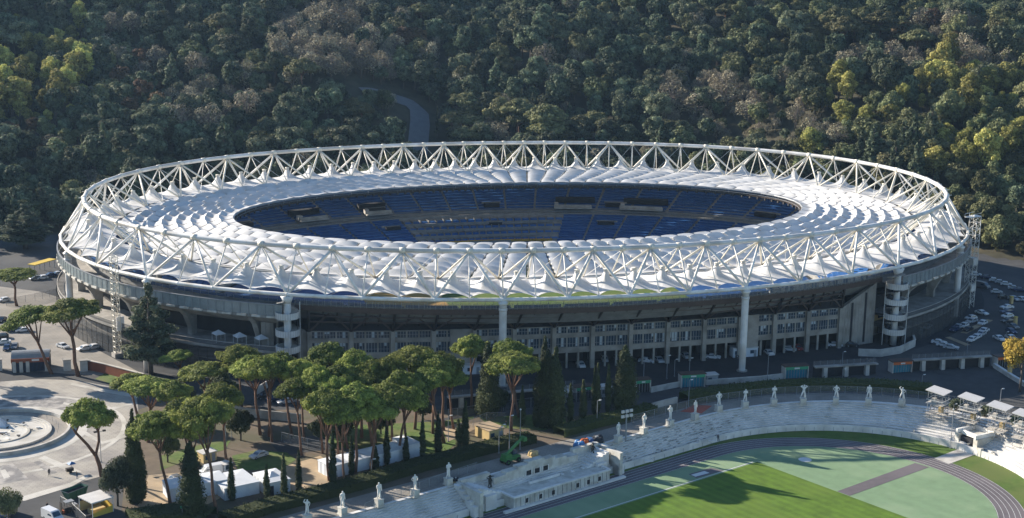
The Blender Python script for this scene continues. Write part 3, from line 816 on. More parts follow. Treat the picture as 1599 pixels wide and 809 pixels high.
mb.strip([[ring(i, 2.3, 18.3) for i in i_s], [ring(i, 2.3, 19.7) for i in i_s], [ring(i, 1.7, 19.7) for i in i_s], [ring(i, 1.7, 18.3) for i in i_s], [ring(i, 2.3, 18.3) for i in i_s]], 'brown_steel')
mb.strip([[ring(i, 2.2, 19.7) for i in i_s], [ring(i, 2.2, 21.3) for i in i_s]], 'wire')
for k in range(121):
    i = 3.5 + k / 12; mb.cyl(ring(i, 2.2, 19.7), ring(i, 2.2, 21.4), 0.05, 0.05, 'grey_metal', 4)
mb.build('parapet', F)
mb = MB()    # white and blue covers hung along the rail, right of the second column
rnd = random.Random(4)
for k in range(64):
    i = 11.2 + k * 0.031; c = ring(i, 1.2, 20.3 + 0.25 * rnd.random()); mb.box(c, (0.45, 0.4, 1.3), 'tent_white' if rnd.random() < 0.7 else 'tarp_blue', rz=rnd.random())
    c = ring(i, -0.2, 21.0 + 0.25 * rnd.random()); mb.box(c, (0.4, 0.4, 0.9), 'tent_white' if rnd.random() < 0.55 else 'tarp_blue', rz=rnd.random())
tag(mb.build('seat_cover', F), kind='stuff')
# slanted concrete end walls by the towers
for x, sgn in ((PX0 + PITCH * 7 + 1.0, 1), (PX0 - PITCH * 7 - 1.0, -1)):
    y = fy(x); mb = MB()
    n = 10; pts = [(x - sgn * 0.4 + sgn * 1.2 * q, y + 0.3 + 0.25 * q, 12.0 + 0.66 * q) for q in range(n + 1)]
    mb.strip([[(px_, py_, 0) for px_, py_, _ in pts], pts, [(px_, py_ + 1.4, h_) for px_, py_, h_ in pts], [(px_, py_ + 1.4, 0) for px_, py_, _ in pts]], 'facade_stone')
    for q in range(1, n): mb.box((pts[q][0], pts[q][1] - 0.01, pts[q][2] / 2), (0.16, 0.1, pts[q][2] - 0.5), 'concrete')
    for q in (3, 7): mb.box((pts[q][0], pts[q][1] - 0.02, pts[q][2] / 2), (0.7, 0.14, pts[q][2] - 1.5), 'dark_void')
    mb.build('end_wall', F)

# curved ends: concrete cantilevers, galleries
for (ia, ib, nm) in ((13.55, 43.45, 'curve'),):
    E_ = link('curved_gallery', None, ST)
    iv = np.linspace(ia, ib, 181)
    def rows(lst): return [[ring(i, o, z) for i in iv] for o, z in lst]
    mb = MB(); mb.strip(rows([(8.6, 17.9), (8.6, 20.9)]), 'parapet_glass'); mb.strip(rows([(8.4, 20.9), (8.8, 20.9), (8.8, 21.1), (8.4, 21.1)]), 'grey_metal')
    for i in np.linspace(ia, ib, 30 * 9 + 1): mb.cyl(ring(i, 8.72, 17.6), ring(i, 8.72, 21.0), 0.07, 0.07, 'grey_metal', 4)
    for i in np.linspace(ia, ib, 30 * 5 + 1): mb.bar(ring(i, 8.75, 17.6), ring(i + 0.12, 8.75, 17.6), 0.5, 0.5, 'marble_old')
    mb.build('parapet', E_)
    mb = MB(); mb.strip(rows([(8.5, 17.8), (8.5, 17.2), (6.5, 15.9), (4.0, 14.6), (0.5, 13.6), (-2.0, 13.4)]), 'concrete'); mb.strip(rows([(8.5, 17.9), (1.4, 17.95), (1.4, 20.0)]), 'concrete'); mb.build('soffit', E_)
    for i in np.arange(math.ceil(ia * 2) / 2, ib, 1.0):
        w = 0.14; mb = MB()
        for s in (-1, 1):
            q = [ring(i + s * w * 0.25, o, z) for o, z in ((8.3, 17.2), (5.2, 14.2), (3.4, 10.6), (3.2, 0), (1.2, 0), (1.0, 13.7), (4.0, 14.8))]
            mb.add(q, [tuple(range(7))], 'concrete')
        a = [ring(i - w * 0.25, o, z) for o, z in ((8.3, 17.2), (5.2, 14.2), (3.4, 10.6), (3.2, 0))]; b = [ring(i + w * 0.25, o, z) for o, z in ((8.3, 17.2), (5.2, 14.2), (3.4, 10.6), (3.2, 0))]
        mb.strip([a, b], 'concrete')
        q = ring(i, 2.2, 5); mb.box(q, (1.4, 1.4, 10), 'concrete', rz=math.atan2(q[1], q[0]))
        mb.build('bracket', E_)
    mb = MB(); mb.strip(rows([(-3, 7.6), (9.2, 7.6), (9.2, 8.3), (-3, 8.3)]), 'concrete'); mb.strip(rows([(9.1, 8.3), (9.1, 9.5)]), 'wire_dark'); mb.strip(rows([(9.1, 9.5), (9.25, 9.5), (9.25, 9.6), (9.1, 9.6)]), 'pale_concrete')
    mb.strip(rows([(-3, 4.0), (8.0, 4.0), (8.0, 4.5), (-3, 4.5)]), 'concrete')
    mb.build('gallery_floor', E_)
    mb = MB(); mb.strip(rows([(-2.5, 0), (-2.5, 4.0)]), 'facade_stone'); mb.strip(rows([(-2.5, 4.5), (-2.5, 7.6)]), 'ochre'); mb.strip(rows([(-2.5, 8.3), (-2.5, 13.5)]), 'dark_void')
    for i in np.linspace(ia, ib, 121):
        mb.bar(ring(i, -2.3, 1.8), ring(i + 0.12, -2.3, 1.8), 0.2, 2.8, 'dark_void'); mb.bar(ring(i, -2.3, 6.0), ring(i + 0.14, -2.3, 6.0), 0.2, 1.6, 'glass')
    mb.build('rear_wall', E_)
    mb = MB(); mb.strip(rows([(9.6, 0.05), (9.6, 7.4)]), 'wire_dark')
    for i in np.linspace(ia, ib, 241): mb.cyl(ring(i, 9.6, 0), ring(i, 9.6, 7.5), 0.05, 0.05, 'dark_steel', 4)
    for z in (2.4, 4.9, 7.4): mb.strip([[ring(i, 9.6, z) for i in iv], [ring(i, 9.6, z + 0.1) for i in iv]], 'dark_steel')
    mb.build('screen_fence', E_)
# ------------------------------------------------------------------ marble grandstand round the field
GS = thing('marble_grandstand', 'white marble stepped grandstand curving round the running track', 'grandstand')
def pair(n_str=44, n_arc=64):
    o = []
    for k in range(n_str): s = -200 + 145 * k / n_str; o.append(((s, 132.3), (s, 138.3)))
    for k in range(n_arc + 1):
        th = math.radians(90 - 205 * k / n_arc)
        o.append(((-55 + 58.4 * math.cos(th), 180.5 - 48.2 * math.sin(th)), (-55 + 46 * math.cos(th), 180.5 - 42.3 * math.sin(th))))
    return o
PR = pair()
def gst(p, f, z):
    (a, b), (c, d) = p; return LM(a + (c - a) * f, b + (d - b) * f, z)
NR = 10
prof = [(-0.12, 0.12), (0.03, 0.12)]
for r in range(NR):
    f0 = 0.03 + 0.92 * r / NR; f1 = 0.03 + 0.92 * (r + 1) / NR; z0 = 0.12 - 0.37 * r; z1 = z0 - 0.37
    prof += [(f0 + 0.004, z1), (f1, z1)]
prof += [(0.955, -3.7), (0.955, -3.35), (0.975, -3.35), (0.98, FIELD)]
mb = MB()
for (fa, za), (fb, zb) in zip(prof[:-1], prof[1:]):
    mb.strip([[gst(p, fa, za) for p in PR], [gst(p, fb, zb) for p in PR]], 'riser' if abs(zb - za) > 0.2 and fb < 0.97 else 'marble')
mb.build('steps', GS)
mb = MB()      # darker dashes scattered along the risers of the straight
rnd = random.Random(3)
for r in range(1, NR):
    f = 0.03 + 0.92 * r / NR + 0.012; z = 0.12 - 0.37 * r - 0.16
    for k in range(44):
        s = -84 + k * 1.05
        if rnd.random() < (0.32 if s < -46 else 0.03):
            (a, b), (c, d) = ((s, 132.3), (s, 138.3)) if s < -55 else ((s, 132.3 + 0.012 * (s + 55) ** 2 * 0.9), (s, 138.3 + 0.010 * (s + 55) ** 2))
            p = LM(a, b + (d - b) * f, z); mb.box(p, (0.8, 0.14, 0.18), 'concrete', rz=A25)
tag(mb.build('riser_dash', GS), kind='stuff')
mb = MB()
for k in range(len(PR) - 1):
    if k % 3 == 0:
        for f in (0.3, 0.62, 0.9): mb.box(gst(PR[k], f, 0.12 - 3.7 * f / 1.0 + 0.1), (0.9, 0.45, 0.28), 'marble_old', rz=rnd.random() * 3) if rnd.random() < 0.35 else None
for px, py in ((1087, 694), (1113, 691), (1013, 722), (973, 722), (1300, 655), (1220, 660), (1355, 655)):
    q = G(px, py, -3.9); mb.box((q[0], q[1], -3.55), (2.2, 0.5, 0.4), 'marble'); mb.box((q[0] + 0.9, q[1], -3.2), (0.35, 0.4, 0.9), 'marble')
mb.build('bench_block', GS)
mb = MB()     # low rail in front of the first row
for k in range(len(PR)):
    p = np.array(gst(PR[k], 1.02, FIELD)); mb.cyl(p, p + (0, 0, 1.1), 0.05, 0.05, 'grey_metal', 4)
tag(mb.build('field_post', GS), kind='stuff')
# gate house in the curve
g0 = np.array(LM(-3.5, 180.3, FIELD)); 
GH = link('gate_house', None, GS, tuple(g0)); GH.rotation_euler = (0, 0, A25 + math.radians(-10))
mb = MB()
for y in (-3.0, 3.0): mb.box((-1.5, y, 1.9), (6.0, 1.3, 3.8), 'marble_old'); mb.box((-1.5, y, 4.3), (6.4, 0.5, 1.0), 'marble')
mb.box((-0.5, 0, 3.5), (4.5, 4.7, 0.6), 'marble_old'); mb.box((-3.2, 0, 4.0), (0.6, 6.2, 1.0), 'marble'); mb.box((1.6, 0, 4.3), (0.5, 6.8, 1.3), 'marble')
mb.box((-4.2, -4.4, 1.0), (1.0, 1.4, 2.0), 'marble_old'); mb.box((-4.2, 4.4, 1.0), (1.0, 1.4, 2.0), 'marble_old')
mb.build('portal', GH); mb = MB(); mb.box((-2.4, 0, 1.55), (3.0, 4.62, 3.1), 'dark_void'); mb.build('doorway', GH)
# tribune with balcony on the straight
TR = link('tribune', None, GS)
def lbox(mb, s0, s1, t0, t1, z0, z1, m): mb.box(LM((s0 + s1) / 2, (t0 + t1) / 2, (z0 + z1) / 2), (s1 - s0, t1 - t0, z1 - z0), m, rz=A25) if True else None
mb = MB()
lbox(mb, -121, -92.5, 135.5, 141.6, FIELD, -2.35, 'marble_old')
lbox(mb, -121.2, -92.3, 141.2, 141.75, -2.35, -2.0, 'marble'); lbox(mb, -121.3, -120.7, 135.5, 141.2, -2.35, -2.0, 'marble'); lbox(mb, -92.8, -92.2, 135.5, 141.2, -2.35, -2.0, 'marble')
for s in np.arange(-120.5, -92.5, 1.35): lbox(mb, s - 0.06, s + 0.06, 141.6, 141.68, FIELD + 0.1, -2.4, 'concrete')
lbox(mb, -124, -88, 141.5, 142.4, FIELD, FIELD + 0.45, 'marble')
mb.build('balcony', TR)
for s in (-117.5, -113.5, -109.8, -102.5, -99.2, -95.8):
    mb = MB(); lbox(mb, s - 0.5, s + 0.5, 141.55, 141.7, -4.1, -3.1, 'dark_void')
    for e in (-0.55, 0.55): lbox(mb, s + e - 0.07, s + e + 0.07, 141.6, 141.76, -4.2, -3.0, 'marble')
    mb.build('window', TR)
mb = MB()      # pavilion behind the balcony: stepped parapet, three doors
for k, (h, w) in enumerate(((0.2, 12.5), (0.7, 9.0), (1.2, 5.5), (1.7, 2.4))):
    lbox(mb, -108.5 - w, -108.5 + w, 132.4 + 0.05 * k, 134.4 - 0.05 * k, FIELD if k == 0 else h - 0.6, h, 'marble_old')
lbox(mb, -113, -104, 136.8, 137.3, -2.3, -1.75, 'marble'); 
for s in (-103.5, -100.5, -97): lbox(mb, s, s + 0.9, 136.5, 137.3, -2.33, -2.1, 'marble')
for sgn in (-1, 1):
    c = -108.5
    for k in range(7):       # side stairs rising to the rim
        s0 = c + sgn * (12.5 + k * 1.0); lbox(mb, min(s0, s0 + sgn), max(s0, s0 + sgn), 132.6, 137.5, FIELD, -2.3 + 0.36 * (k + 1), 'marble')
    s0 = c + sgn * 12.4; lbox(mb, min(s0, s0 + sgn * 8), max(s0, s0 + sgn * 8), 131.6, 132.8, FIELD, 1.0, 'marble_old')
    s1 = c + sgn * 20.2; lbox(mb, min(s1, s1 + sgn * 0.9), max(s1, s1 + sgn * 0.9), 131.8, 140.5, FIELD, 0.55, 'marble_old')
    for k in range(5): lbox(mb, min(s1, s1 + sgn * 2), max(s1, s1 + sgn * 2), 132.5 + 1.5 * k, 134.0 + 1.5 * k, FIELD, 0.4 - 0.75 * k, 'marble')
    lbox(mb, min(c + sgn * 15, c + sgn * 18), max(c + sgn * 15, c + sgn * 18), 136.4, 138.6, FIELD, -1.6, 'marble')
mb.build('pavilion', TR)
for s in (-111, -108.5, -106):
    mb = MB(); lbox(mb, s - 0.75, s + 0.75, 134.35, 134.5, -2.3, -0.3, 'dark_void'); lbox(mb, s - 0.95, s - 0.75, 134.3, 134.6, -2.3, -0.1, 'marble'); lbox(mb, s + 0.75, s + 0.95, 134.3, 134.6, -2.3, -0.1, 'marble'); mb.build('door', TR)

# ------------------------------------------------------------------ figures
def figure_mesh(name, J, mats_by_z=None, m='statue'):
    """one continuous body grown from a skeleton; J: name -> (x, y, z, radius); height about 1.8"""
    bones = [('pelvis', 'belly'), ('belly', 'chest'), ('chest', 'neck'), ('neck', 'chin'), ('chin', 'head'), ('head', 'crown')]
    for s in 'lr':
        bones += [('chest', 'shoulder_' + s), ('shoulder_' + s, 'elbow_' + s), ('elbow_' + s, 'wrist_' + s), ('wrist_' + s, 'hand_' + s), ('pelvis', 'hip_' + s), ('hip_' + s, 'knee_' + s), ('knee_' + s, 'ankle_' + s), ('ankle_' + s, 'toe_' + s)]
    names = list(J); me = bpy.data.meshes.new(name)
    me.from_pydata([J[n][:3] for n in names], [(names.index(a), names.index(b)) for a, b in bones], [])
    o = bpy.data.objects.new(name, me); C.objects.link(o)
    o.modifiers.new('s', 'SKIN'); 
    for i, n in enumerate(names):
        r = J[n][3]; sv = me.skin_vertices[0].data[i]; sv.radius = (r, r * (0.75 if n in ('pelvis', 'belly', 'chest') else 1.0)); sv.use_root = n == 'pelvis'
    sub = o.modifiers.new('u', 'SUBSURF'); sub.levels = 2; sub.render_levels = 2
    dg = bpy.context.evaluated_depsgraph_get(); out = bpy.data.meshes.new_from_object(o.evaluated_get(dg))
    bpy.data.objects.remove(o); bpy.data.meshes.remove(me)
    out.name = name; out.materials.clear()
    if mats_by_z is None:
        out.materials.append(M[m]); out.polygons.foreach_set('material_index', [0] * len(out.polygons))
    else:
        for _, k in mats_by_z: out.materials.append(M[k])
        ids = []
        for p in out.polygons:
            z = p.center[2]; side = abs(p.center[0])
            k = next(i for i, (zz, _) in enumerate(mats_by_z) if z <= zz); ids.append(k)
        out.polygons.foreach_set('material_index', ids)
    out.polygons.foreach_set('use_smooth', [True] * len(out.polygons))
    return out
def pose(arm_l, arm_r, leg=0.0, twist=0.0, lean=0.0, heavy=1.0):
    """arm: list of elbow, wrist, hand offsets from the shoulder (outward, forward(-y), up)"""
    J = {}
    w = heavy
    J['pelvis'] = (lean * 0.2, 0, 0.95, 0.15 * w); J['belly'] = (lean * 0.5, 0.0, 1.13, 0.135 * w); J['chest'] = (lean * 0.9, 0.0, 1.36, 0.165 * w); J['neck'] = (lean, 0.0, 1.53, 0.06 * w)
    J['chin'] = (lean + twist * 0.04, -0.03, 1.62, 0.075); J['head'] = (lean + twist * 0.05, -0.03, 1.71, 0.098); J['crown'] = (lean + twist * 0.05, -0.01, 1.79, 0.07)
    for s, sg, a in (('l', -1, arm_l), ('r', 1, arm_r)):
        sh = np.array([lean * 0.9 + sg * 0.2 * w, 0.0, 1.45]); J['shoulder_' + s] = (*sh, 0.078 * w)
        for n, off, r in zip(('elbow_', 'wrist_', 'hand_'), a, (0.056 * w, 0.042 * w, 0.045)):
            J[n + s] = (sh[0] + sg * off[0], sh[1] - off[1], sh[2] + off[2], r)
        d = leg if s == 'l' else 0.0
        J['hip_' + s] = (lean * 0.2 + sg * 0.095, 0, 0.88, 0.105 * w); J['knee_' + s] = (sg * (0.11 + 0.3 * d), -0.04 - 0.35 * d, 0.49, 0.07 * w); J['ankle_' + s] = (sg * (0.11 + 0.5 * d), 0.02 - 0.1 * d, 0.07, 0.045); J['toe_' + s] = (sg * (0.13 + 0.55 * d), -0.15 - 0.15 * d, 0.03, 0.04)
    return J
DOWN = [(0.06, -0.02, -0.3), (0.07, 0.05, -0.57), (0.06, 0.08, -0.66)]
HIPA = [(0.2, -0.05, -0.24), (0.03, 0.08, -0.44), (-0.02, 0.1, -0.5)]
UPA = [(0.2, 0.02, 0.12), (0.06, 0.02, 0.36), (-0.02, 0.02, 0.42)]
HEADA = [(0.24, 0.05, 0.1), (0.0, 0.08, 0.22), (-0.1, 0.05, 0.26)]
CHESTA = [(0.08, 0.05, -0.27), (-0.16, 0.2, -0.16), (-0.25, 0.2, -0.12)]
OUTA = [(0.22, 0.06, -0.14), (0.34, 0.12, 0.06), (0.36, 0.14, 0.14)]
POSES = [(pose(DOWN, HIPA, 0.3, 0.6, 0.03, 1.12), 'one hand on the hip'), (pose(HIPA, HIPA, 0.2, -0.5, 0.0, 1.15), 'both hands on the hips'), (pose(UPA, HIPA, 0.45, 0.8, -0.03, 1.1), 'one arm raised overhead'),
         (pose(HEADA, HEADA, 0.6, 0.2, 0.02, 1.1), 'both elbows lifted beside the head'), (pose(CHESTA, DOWN, 0.25, -0.7, 0.0, 1.15), 'one forearm across the chest'), (pose(CHESTA, CHESTA, 0.4, 0.3, 0.02, 1.18), 'arms folded on the chest'),
         (pose(DOWN, DOWN, 0.3, 0.2, 0.0, 1.12), 'arms hanging down'), (pose(OUTA, HIPA, 0.5, -0.6, -0.02, 1.12), 'one forearm held out')]
SM = [figure_mesh('figure', p, None, 'statue') for p, _ in POSES]
def plinth_mesh():
    mb = MB()
    for z0, z1, w in ((0, 0.25, 1.75), (0.25, 1.45, 1.45), (1.45, 1.65, 1.6)): mb.box((0, 0, (z0 + z1) / 2), (w, w, z1 - z0), 'marble_old')
    return mb.mesh('pedestal')
PLM = plinth_mesh()
def stump_mesh():
    mb = MB(); mb.path([(0.24, 0.16, 0), (0.2, 0.13, 0.35), (0.16, 0.1, 0.75)], [0.13, 0.11, 0.08], 'statue', 8); return mb.mesh('support', True)
STM = stump_mesh()
ST_PX = [(480, 815, 2), (535, 803, 6), (592, 790, 4), (648, 775, 1), (700, 757, 5), (965, 690, 6), (1005, 677, 0), (1046, 665, 7), (1085, 655, 4), (1122, 642, 1), (1163, 636, 5), (1208, 632, 5), (1254, 631, 3), (1305, 630, 1), (1356, 631, 6), (1408, 633, 2)]
statues = []
for k, (px, py, ps) in enumerate(ST_PX):
    b = G(px, py, 0.12)
    o = thing('marble_statue', '', 'statue', b, 0, 'marble athletes standing round the rim of the grandstand')
    c = -55 if True else 0
    s = b[0] * E1[0] + b[1] * E1[1]; t = b[0] * E2[0] + b[1] * E2[1]
    # they face the field
    face = math.atan2(*( (E2 if s < -50 else (E1 * (-60 - s) + E2 * (180 - t)) / np.linalg.norm(E1 * (-60 - s) + E2 * (180 - t)))[::-1]))
    o.rotation_euler = (0, 0, face + PI / 2)
    link('pedestal', PLM, o)
    fg = link('figure', SM[ps], o, (0, 0, 1.63)); f = 1.95 + 0.1 * ((k * 7) % 5 - 2) / 2; fg.scale = (f, f, f)
    link('support', STM, fg)
    statues.append((o, POSES[ps][1]))
order_labels([o for o, _ in statues], 'white marble statue, {} of sixteen')
for o, d in statues: o['label'] = o['label'] + ', ' + d
# bronze wrestling groups on the tribune walls
for px, py, lab in ((925, 716, 'dark bronze group of two wrestlers on the tribune wall nearest the coloured covers'), (765, 768, 'dark bronze group of two wrestlers on the tribune wall near the green lift')):
    b = G(px, py, -2.2)
    o = thing('bronze_group', lab, 'statue', b, A25)
    mb = MB(); mb.box((0, 0, 0.5), (2.0, 1.4, 1.0), 'marble_old'); mb.build('pedestal', o)
    p1 = pose([(0.25, 0.2, -0.05), (0.45, 0.35, -0.2), (0.5, 0.4, -0.25)], [(0.2, 0.3, 0.0), (0.1, 0.5, 0.1), (0.05, 0.55, 0.12)], 0.8, 0.3, 0.22, 1.2)
    for sx, rz in ((-0.75, 0.9), (0.75, -2.2)):
        f = link('figure', figure_mesh('figure', p1, None, 'bronze'), o, (sx * 0.7, 0, 1.0)); f.scale = (1.7, 1.7, 1.7); f.rotation_euler = (0.15, 0, rz)
# ------------------------------------------------------------------ passers-by
WALK = [(pose(DOWN, [(0.05, 0.08, -0.29), (0.04, 0.24, -0.5), (0.03, 0.28, -0.58)], 0.35), [(0.06, 'cloth_dark'), (0.93, 'cloth_blue'), (1.55, 'cloth_dark'), (1.73, 'skin'), (9, 'cloth_dark')]),
        (pose([(0.05, 0.1, -0.28), (0.02, 0.28, -0.4), (0.0, 0.33, -0.42)], DOWN, 0.25), [(0.06, 'rubber'), (0.93, 'cloth_dark'), (1.55, 'cloth_red'), (1.73, 'skin'), (9, 'cloth_dark')]),
        (pose(DOWN, DOWN, 0.45), [(0.06, 'rubber'), (0.93, 'cloth_dark'), (1.55, 'cloth_dark'), (1.73, 'skin'), (9, 'cloth_dark')])]
PM = [figure_mesh('body', p, mz) for p, mz in WALK]
def person(px, py, k, rz, label, z=0.0):
    o = link('person', PM[k], None, tuple(G(px, py, z))); o.rotation_euler = (0, 0, rz); tag(o, label, 'person')
person(77, 743, 2, 0.6, 'person in dark clothes walking on the fountain square by the pale paving strip')
person(120, 748, 0, 2.2, 'person in a dark jacket standing beside the green skip')
person(74, 797, 2, 3.9, 'person in dark clothes walking beside the white van on the service road')
person(83, 508, 2, 0.3, 'person in dark clothes alone on the forecourt behind the two pines')
person(100, 507, 0, 1.3, 'person in a dark jacket, left one of a pair on the left forecourt')
person(103.5, 508, 2, 1.9, 'person in dark clothes, right one of a pair on the left forecourt')
person(1121, 689, 2, 2.6, 'person in dark clothes standing alone on the shaded marble steps', -3.0)
person(790, 668, 0, 1.0, 'person in a dark jacket standing in the pine grove by the clearing')
# ------------------------------------------------------------------ foliage
def unit(n):
    v = RNG.normal(size=(n, 3)); return v / np.linalg.norm(v, axis=1)[:, None]
ICO_V, ICO_F = None, None
def ico():
    global ICO_V, ICO_F
    if ICO_V is None:
        bm = bmesh.new(); bmesh.ops.create_icosphere(bm, subdivisions=2, radius=1.0)
        ICO_V = np.array([v.co[:] for v in bm.verts]); ICO_F = np.array([[v.index for v in f.verts] for f in bm.faces]); bm.free()
    return ICO_V, ICO_F
def leaves(name, lobes, n, size, mats, core=0.72, up=0.25, flat=1.0, shell=(0.72, 1.08), twig=None, updir=0.35, bottom=-1.0):
    """crown of many leaf clumps. lobes: (centre, radii, weight, tone)"""
    V, F, T, MI = [], [], [], []
    cs = np.array([l[0] for l in lobes], float); rs = np.array([l[1] for l in lobes], float)
    w = np.array([l[2] * (l[1][0] * l[1][1] + l[1][0] * l[1][2] + l[1][1] * l[1][2]) for l in lobes]); w /= w.sum()
    pick = RNG.choice(len(lobes), size=n, p=w)
    d = unit(n); d[:, 2] += updir * np.abs(RNG.normal(size=n)) * 0.6; d[:, 2] = np.where(d[:, 2] < bottom, bottom + 0.1 * RNG.normal(size=n), d[:, 2]); d /= np.linalg.norm(d, axis=1)[:, None]
    r = RNG.uniform(shell[0], shell[1], n)
    P = cs[pick] + rs[pick] * d * r[:, None]
    # drop clumps buried inside other lobes
    keep = np.ones(n, bool)
    for k in range(len(lobes)):
        q = ((P - cs[k]) / rs[k]); keep &= ~(((q * q).sum(1) < 0.5) & (pick != k))
    P = P[keep]; d = d[keep]; pick = pick[keep]; n = len(P)
    nrm = d / rs[pick]; nrm /= np.linalg.norm(nrm, axis=1)[:, None]
    nrm = nrm + 0.75 * unit(n); nrm[:, 2] += up; nrm /= np.linalg.norm(nrm, axis=1)[:, None]
    a = np.cross(nrm, unit(n)); a /= np.linalg.norm(a, axis=1)[:, None]; b = np.cross(nrm, a)
    s = size * RNG.uniform(0.55, 1.35, n)[:, None]; asp = RNG.uniform(0.5, 1.0, n)[:, None]
    bend = nrm * s * RNG.uniform(-0.25, 0.25, n)[:, None]
    q = np.stack([P - a * s * 0.5 - b * s * asp * 0.3, P + a * s * 0.15 - b * s * asp * 0.55 + bend, P + a * s * 0.55 + b * s * asp * 0.2, P - a * s * 0.1 + b * s * asp * 0.5 + bend], 1)
    V.append(q.reshape(-1, 3)); f = np.arange(4 * n).reshape(-1, 4)
    tone = np.array([l[3] for l in lobes])[pick]
    T.append(np.clip(tone + RNG.normal(0, 0.2, n), 0, 1))
    faces = f.tolist(); mi = [0] * n; off = 4 * n
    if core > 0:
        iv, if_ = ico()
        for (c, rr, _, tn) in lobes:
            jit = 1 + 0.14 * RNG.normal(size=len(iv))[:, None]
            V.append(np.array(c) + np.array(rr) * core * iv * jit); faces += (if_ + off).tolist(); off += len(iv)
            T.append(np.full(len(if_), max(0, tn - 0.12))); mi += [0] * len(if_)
    if twig:
        for (p0, p1, r0) in twig:
            mb = MB(); mb.path([p0, (np.array(p0) + np.array(p1)) / 2 + 0.05 * RNG.normal(size=3), p1], [r0, r0 * 0.7, r0 * 0.3], 'twig', 4)
            V.append(np.array(mb.v)); faces += [[i + off for i in ff] for ff in mb.f]; off += len(mb.v); mi += [1] * len(mb.f); T.append(np.full(len(mb.f), 0.5))
    V = np.concatenate(V); T = np.concatenate(T)
    me = bpy.data.meshes.new(name); me.from_pydata(V.tolist(), [], faces)
    for m in mats: me.materials.append(M[m])
    me.polygons.foreach_set('material_index', mi)
    at = me.attributes.new('tint', 'FLOAT', 'FACE'); at.data.foreach_set('value', T.astype(np.float32))
    me.update(); return me

def rr(a, b): return random.uniform(a, b)
# --- umbrella pine: tall bare trunk, flat dome of needle pads (unit: metres, about 17 m)
def umbrella(seed, R=5.6, H=16.5, fork=True, lean=0.0, thick=4.3, n=8600, size=0.4, leaf='leaf_pine'):
    random.seed(seed)
    lobes = []
    zc = H - thick * 0.62
    lobes.append(((0, 0, zc + thick * 0.12), (R * 0.62, R * 0.62, thick * 0.42), 0.8, 0.5))
    for ringk, (rad, m, zz, lr) in enumerate(((0.72, 9, -0.02, 0.36), (0.42, 6, 0.22, 0.36), (0.15, 2, 0.34, 0.36))):
        for k in range(m):
            a = 2 * PI * (k + rr(-.3, .3)) / m + ringk; q = R * rad * rr(0.82, 1.12); s = R * lr * rr(0.7, 1.2)
            lobes.append(((q * math.cos(a), q * math.sin(a), zc + thick * (zz + rr(-.1, .1))), (s, s * rr(.8, 1.1), thick * 0.24 * rr(0.8, 1.25)), 1.0, rr(0.3, 0.95)))
            for e in range(2):
                a2 = rr(0, 6.28); lobes.append(((q * math.cos(a) + s * 0.7 * math.cos(a2), q * math.sin(a) + s * .7 * math.sin(a2), zc + thick * (zz + rr(0, .16))), (s * rr(.4, .55), s * rr(.4, .55), thick * rr(.1, .16)), 1.1, rr(0.3, 1.0)))
    crown = leaves('crown', lobes, n, size, [leaf], core=0.74, up=0.5, updir=0.5, bottom=-0.55)
    mb = MB(); x = lean
    top = np.array([0.0, 0.0, zc - thick * 0.15]); fk = np.array([rr(-.3, .3) - lean * 0.3, rr(-.3, .3), H * rr(0.5, 0.62)])
    base = np.array([-lean, 0, -0.3])
    mb.path([base, base + (fk - base) * 0.35 + (rr(-.25, .25), rr(-.25, .25), 0), base + (fk - base) * 0.7 + (rr(-.2, .2), rr(-.2, .2), 0), fk], [0.42, 0.33, 0.29, 0.27], 'bark_red', 8)
    for k in range(6 if fork else 4):
        a = 2 * PI * k / 6 + rr(-.4, .4); q = R * rr(0.3, 0.6); e = np.array([q * math.cos(a), q * math.sin(a), zc + thick * rr(-.12, .1)])
        mid = fk + (e - fk) * 0.5 + np.array([0, 0, -0.4]); mb.path([fk - (0, 0, rr(0, 1.5)), mid, e], [0.2, 0.14, 0.07], 'bark_red', 6)
    return mb.mesh('trunk', True), crown
UP = [umbrella(s, *a) for s, a in ((1, (5.6, 16.5, True, 0.3)), (2, (5.2, 17, True, -0.4)), (3, (6.0, 16.5, True, 0.1)), (4, (4.8, 15.5, False, 0.2)), (5, (5.8, 17.5, True, -0.2)))]
# --- the lone pine with a double trunk
def lone():
    random.seed(9); t, c = umbrella(12, 5.6, 15.0, True, 0, 4.9, 8500, 0.42); bpy.data.meshes.remove(t)
    mb = MB()
    mb.path([(2.3, 0, -0.3), (1.9, 0, 2.2), (1.2, 0, 4.3)], [0.5, 0.45, 0.42], 'bark_red', 9)
    mb.path([(1.2, 0, 4.2), (-0.4, 0, 6.5), (-2.6, 0, 9.0), (-3.6, 0, 10.6)], [0.36, 0.3, 0.26, 0.14], 'bark_red', 8)
    mb.path([(1.2, 0, 4.2), (2.0, 0.1, 6.8), (2.0, 0.1, 9.0), (1.0, 0, 11.2)], [0.32, 0.27, 0.22, 0.14], 'bark_red', 8)
    for e in ((-1, 0.8, 11.5), (0.4, -1, 11.6), (-2, -1.2, 11.2), (3, 0.6, 11.2)): mb.path([(2.0, 0.1, 8.6) if e[0] > -1 else (-2.6, 0, 9.0), e], [0.15, 0.07], 'bark_red', 6)
    return mb.mesh('trunk', True), c
LONE = lone()
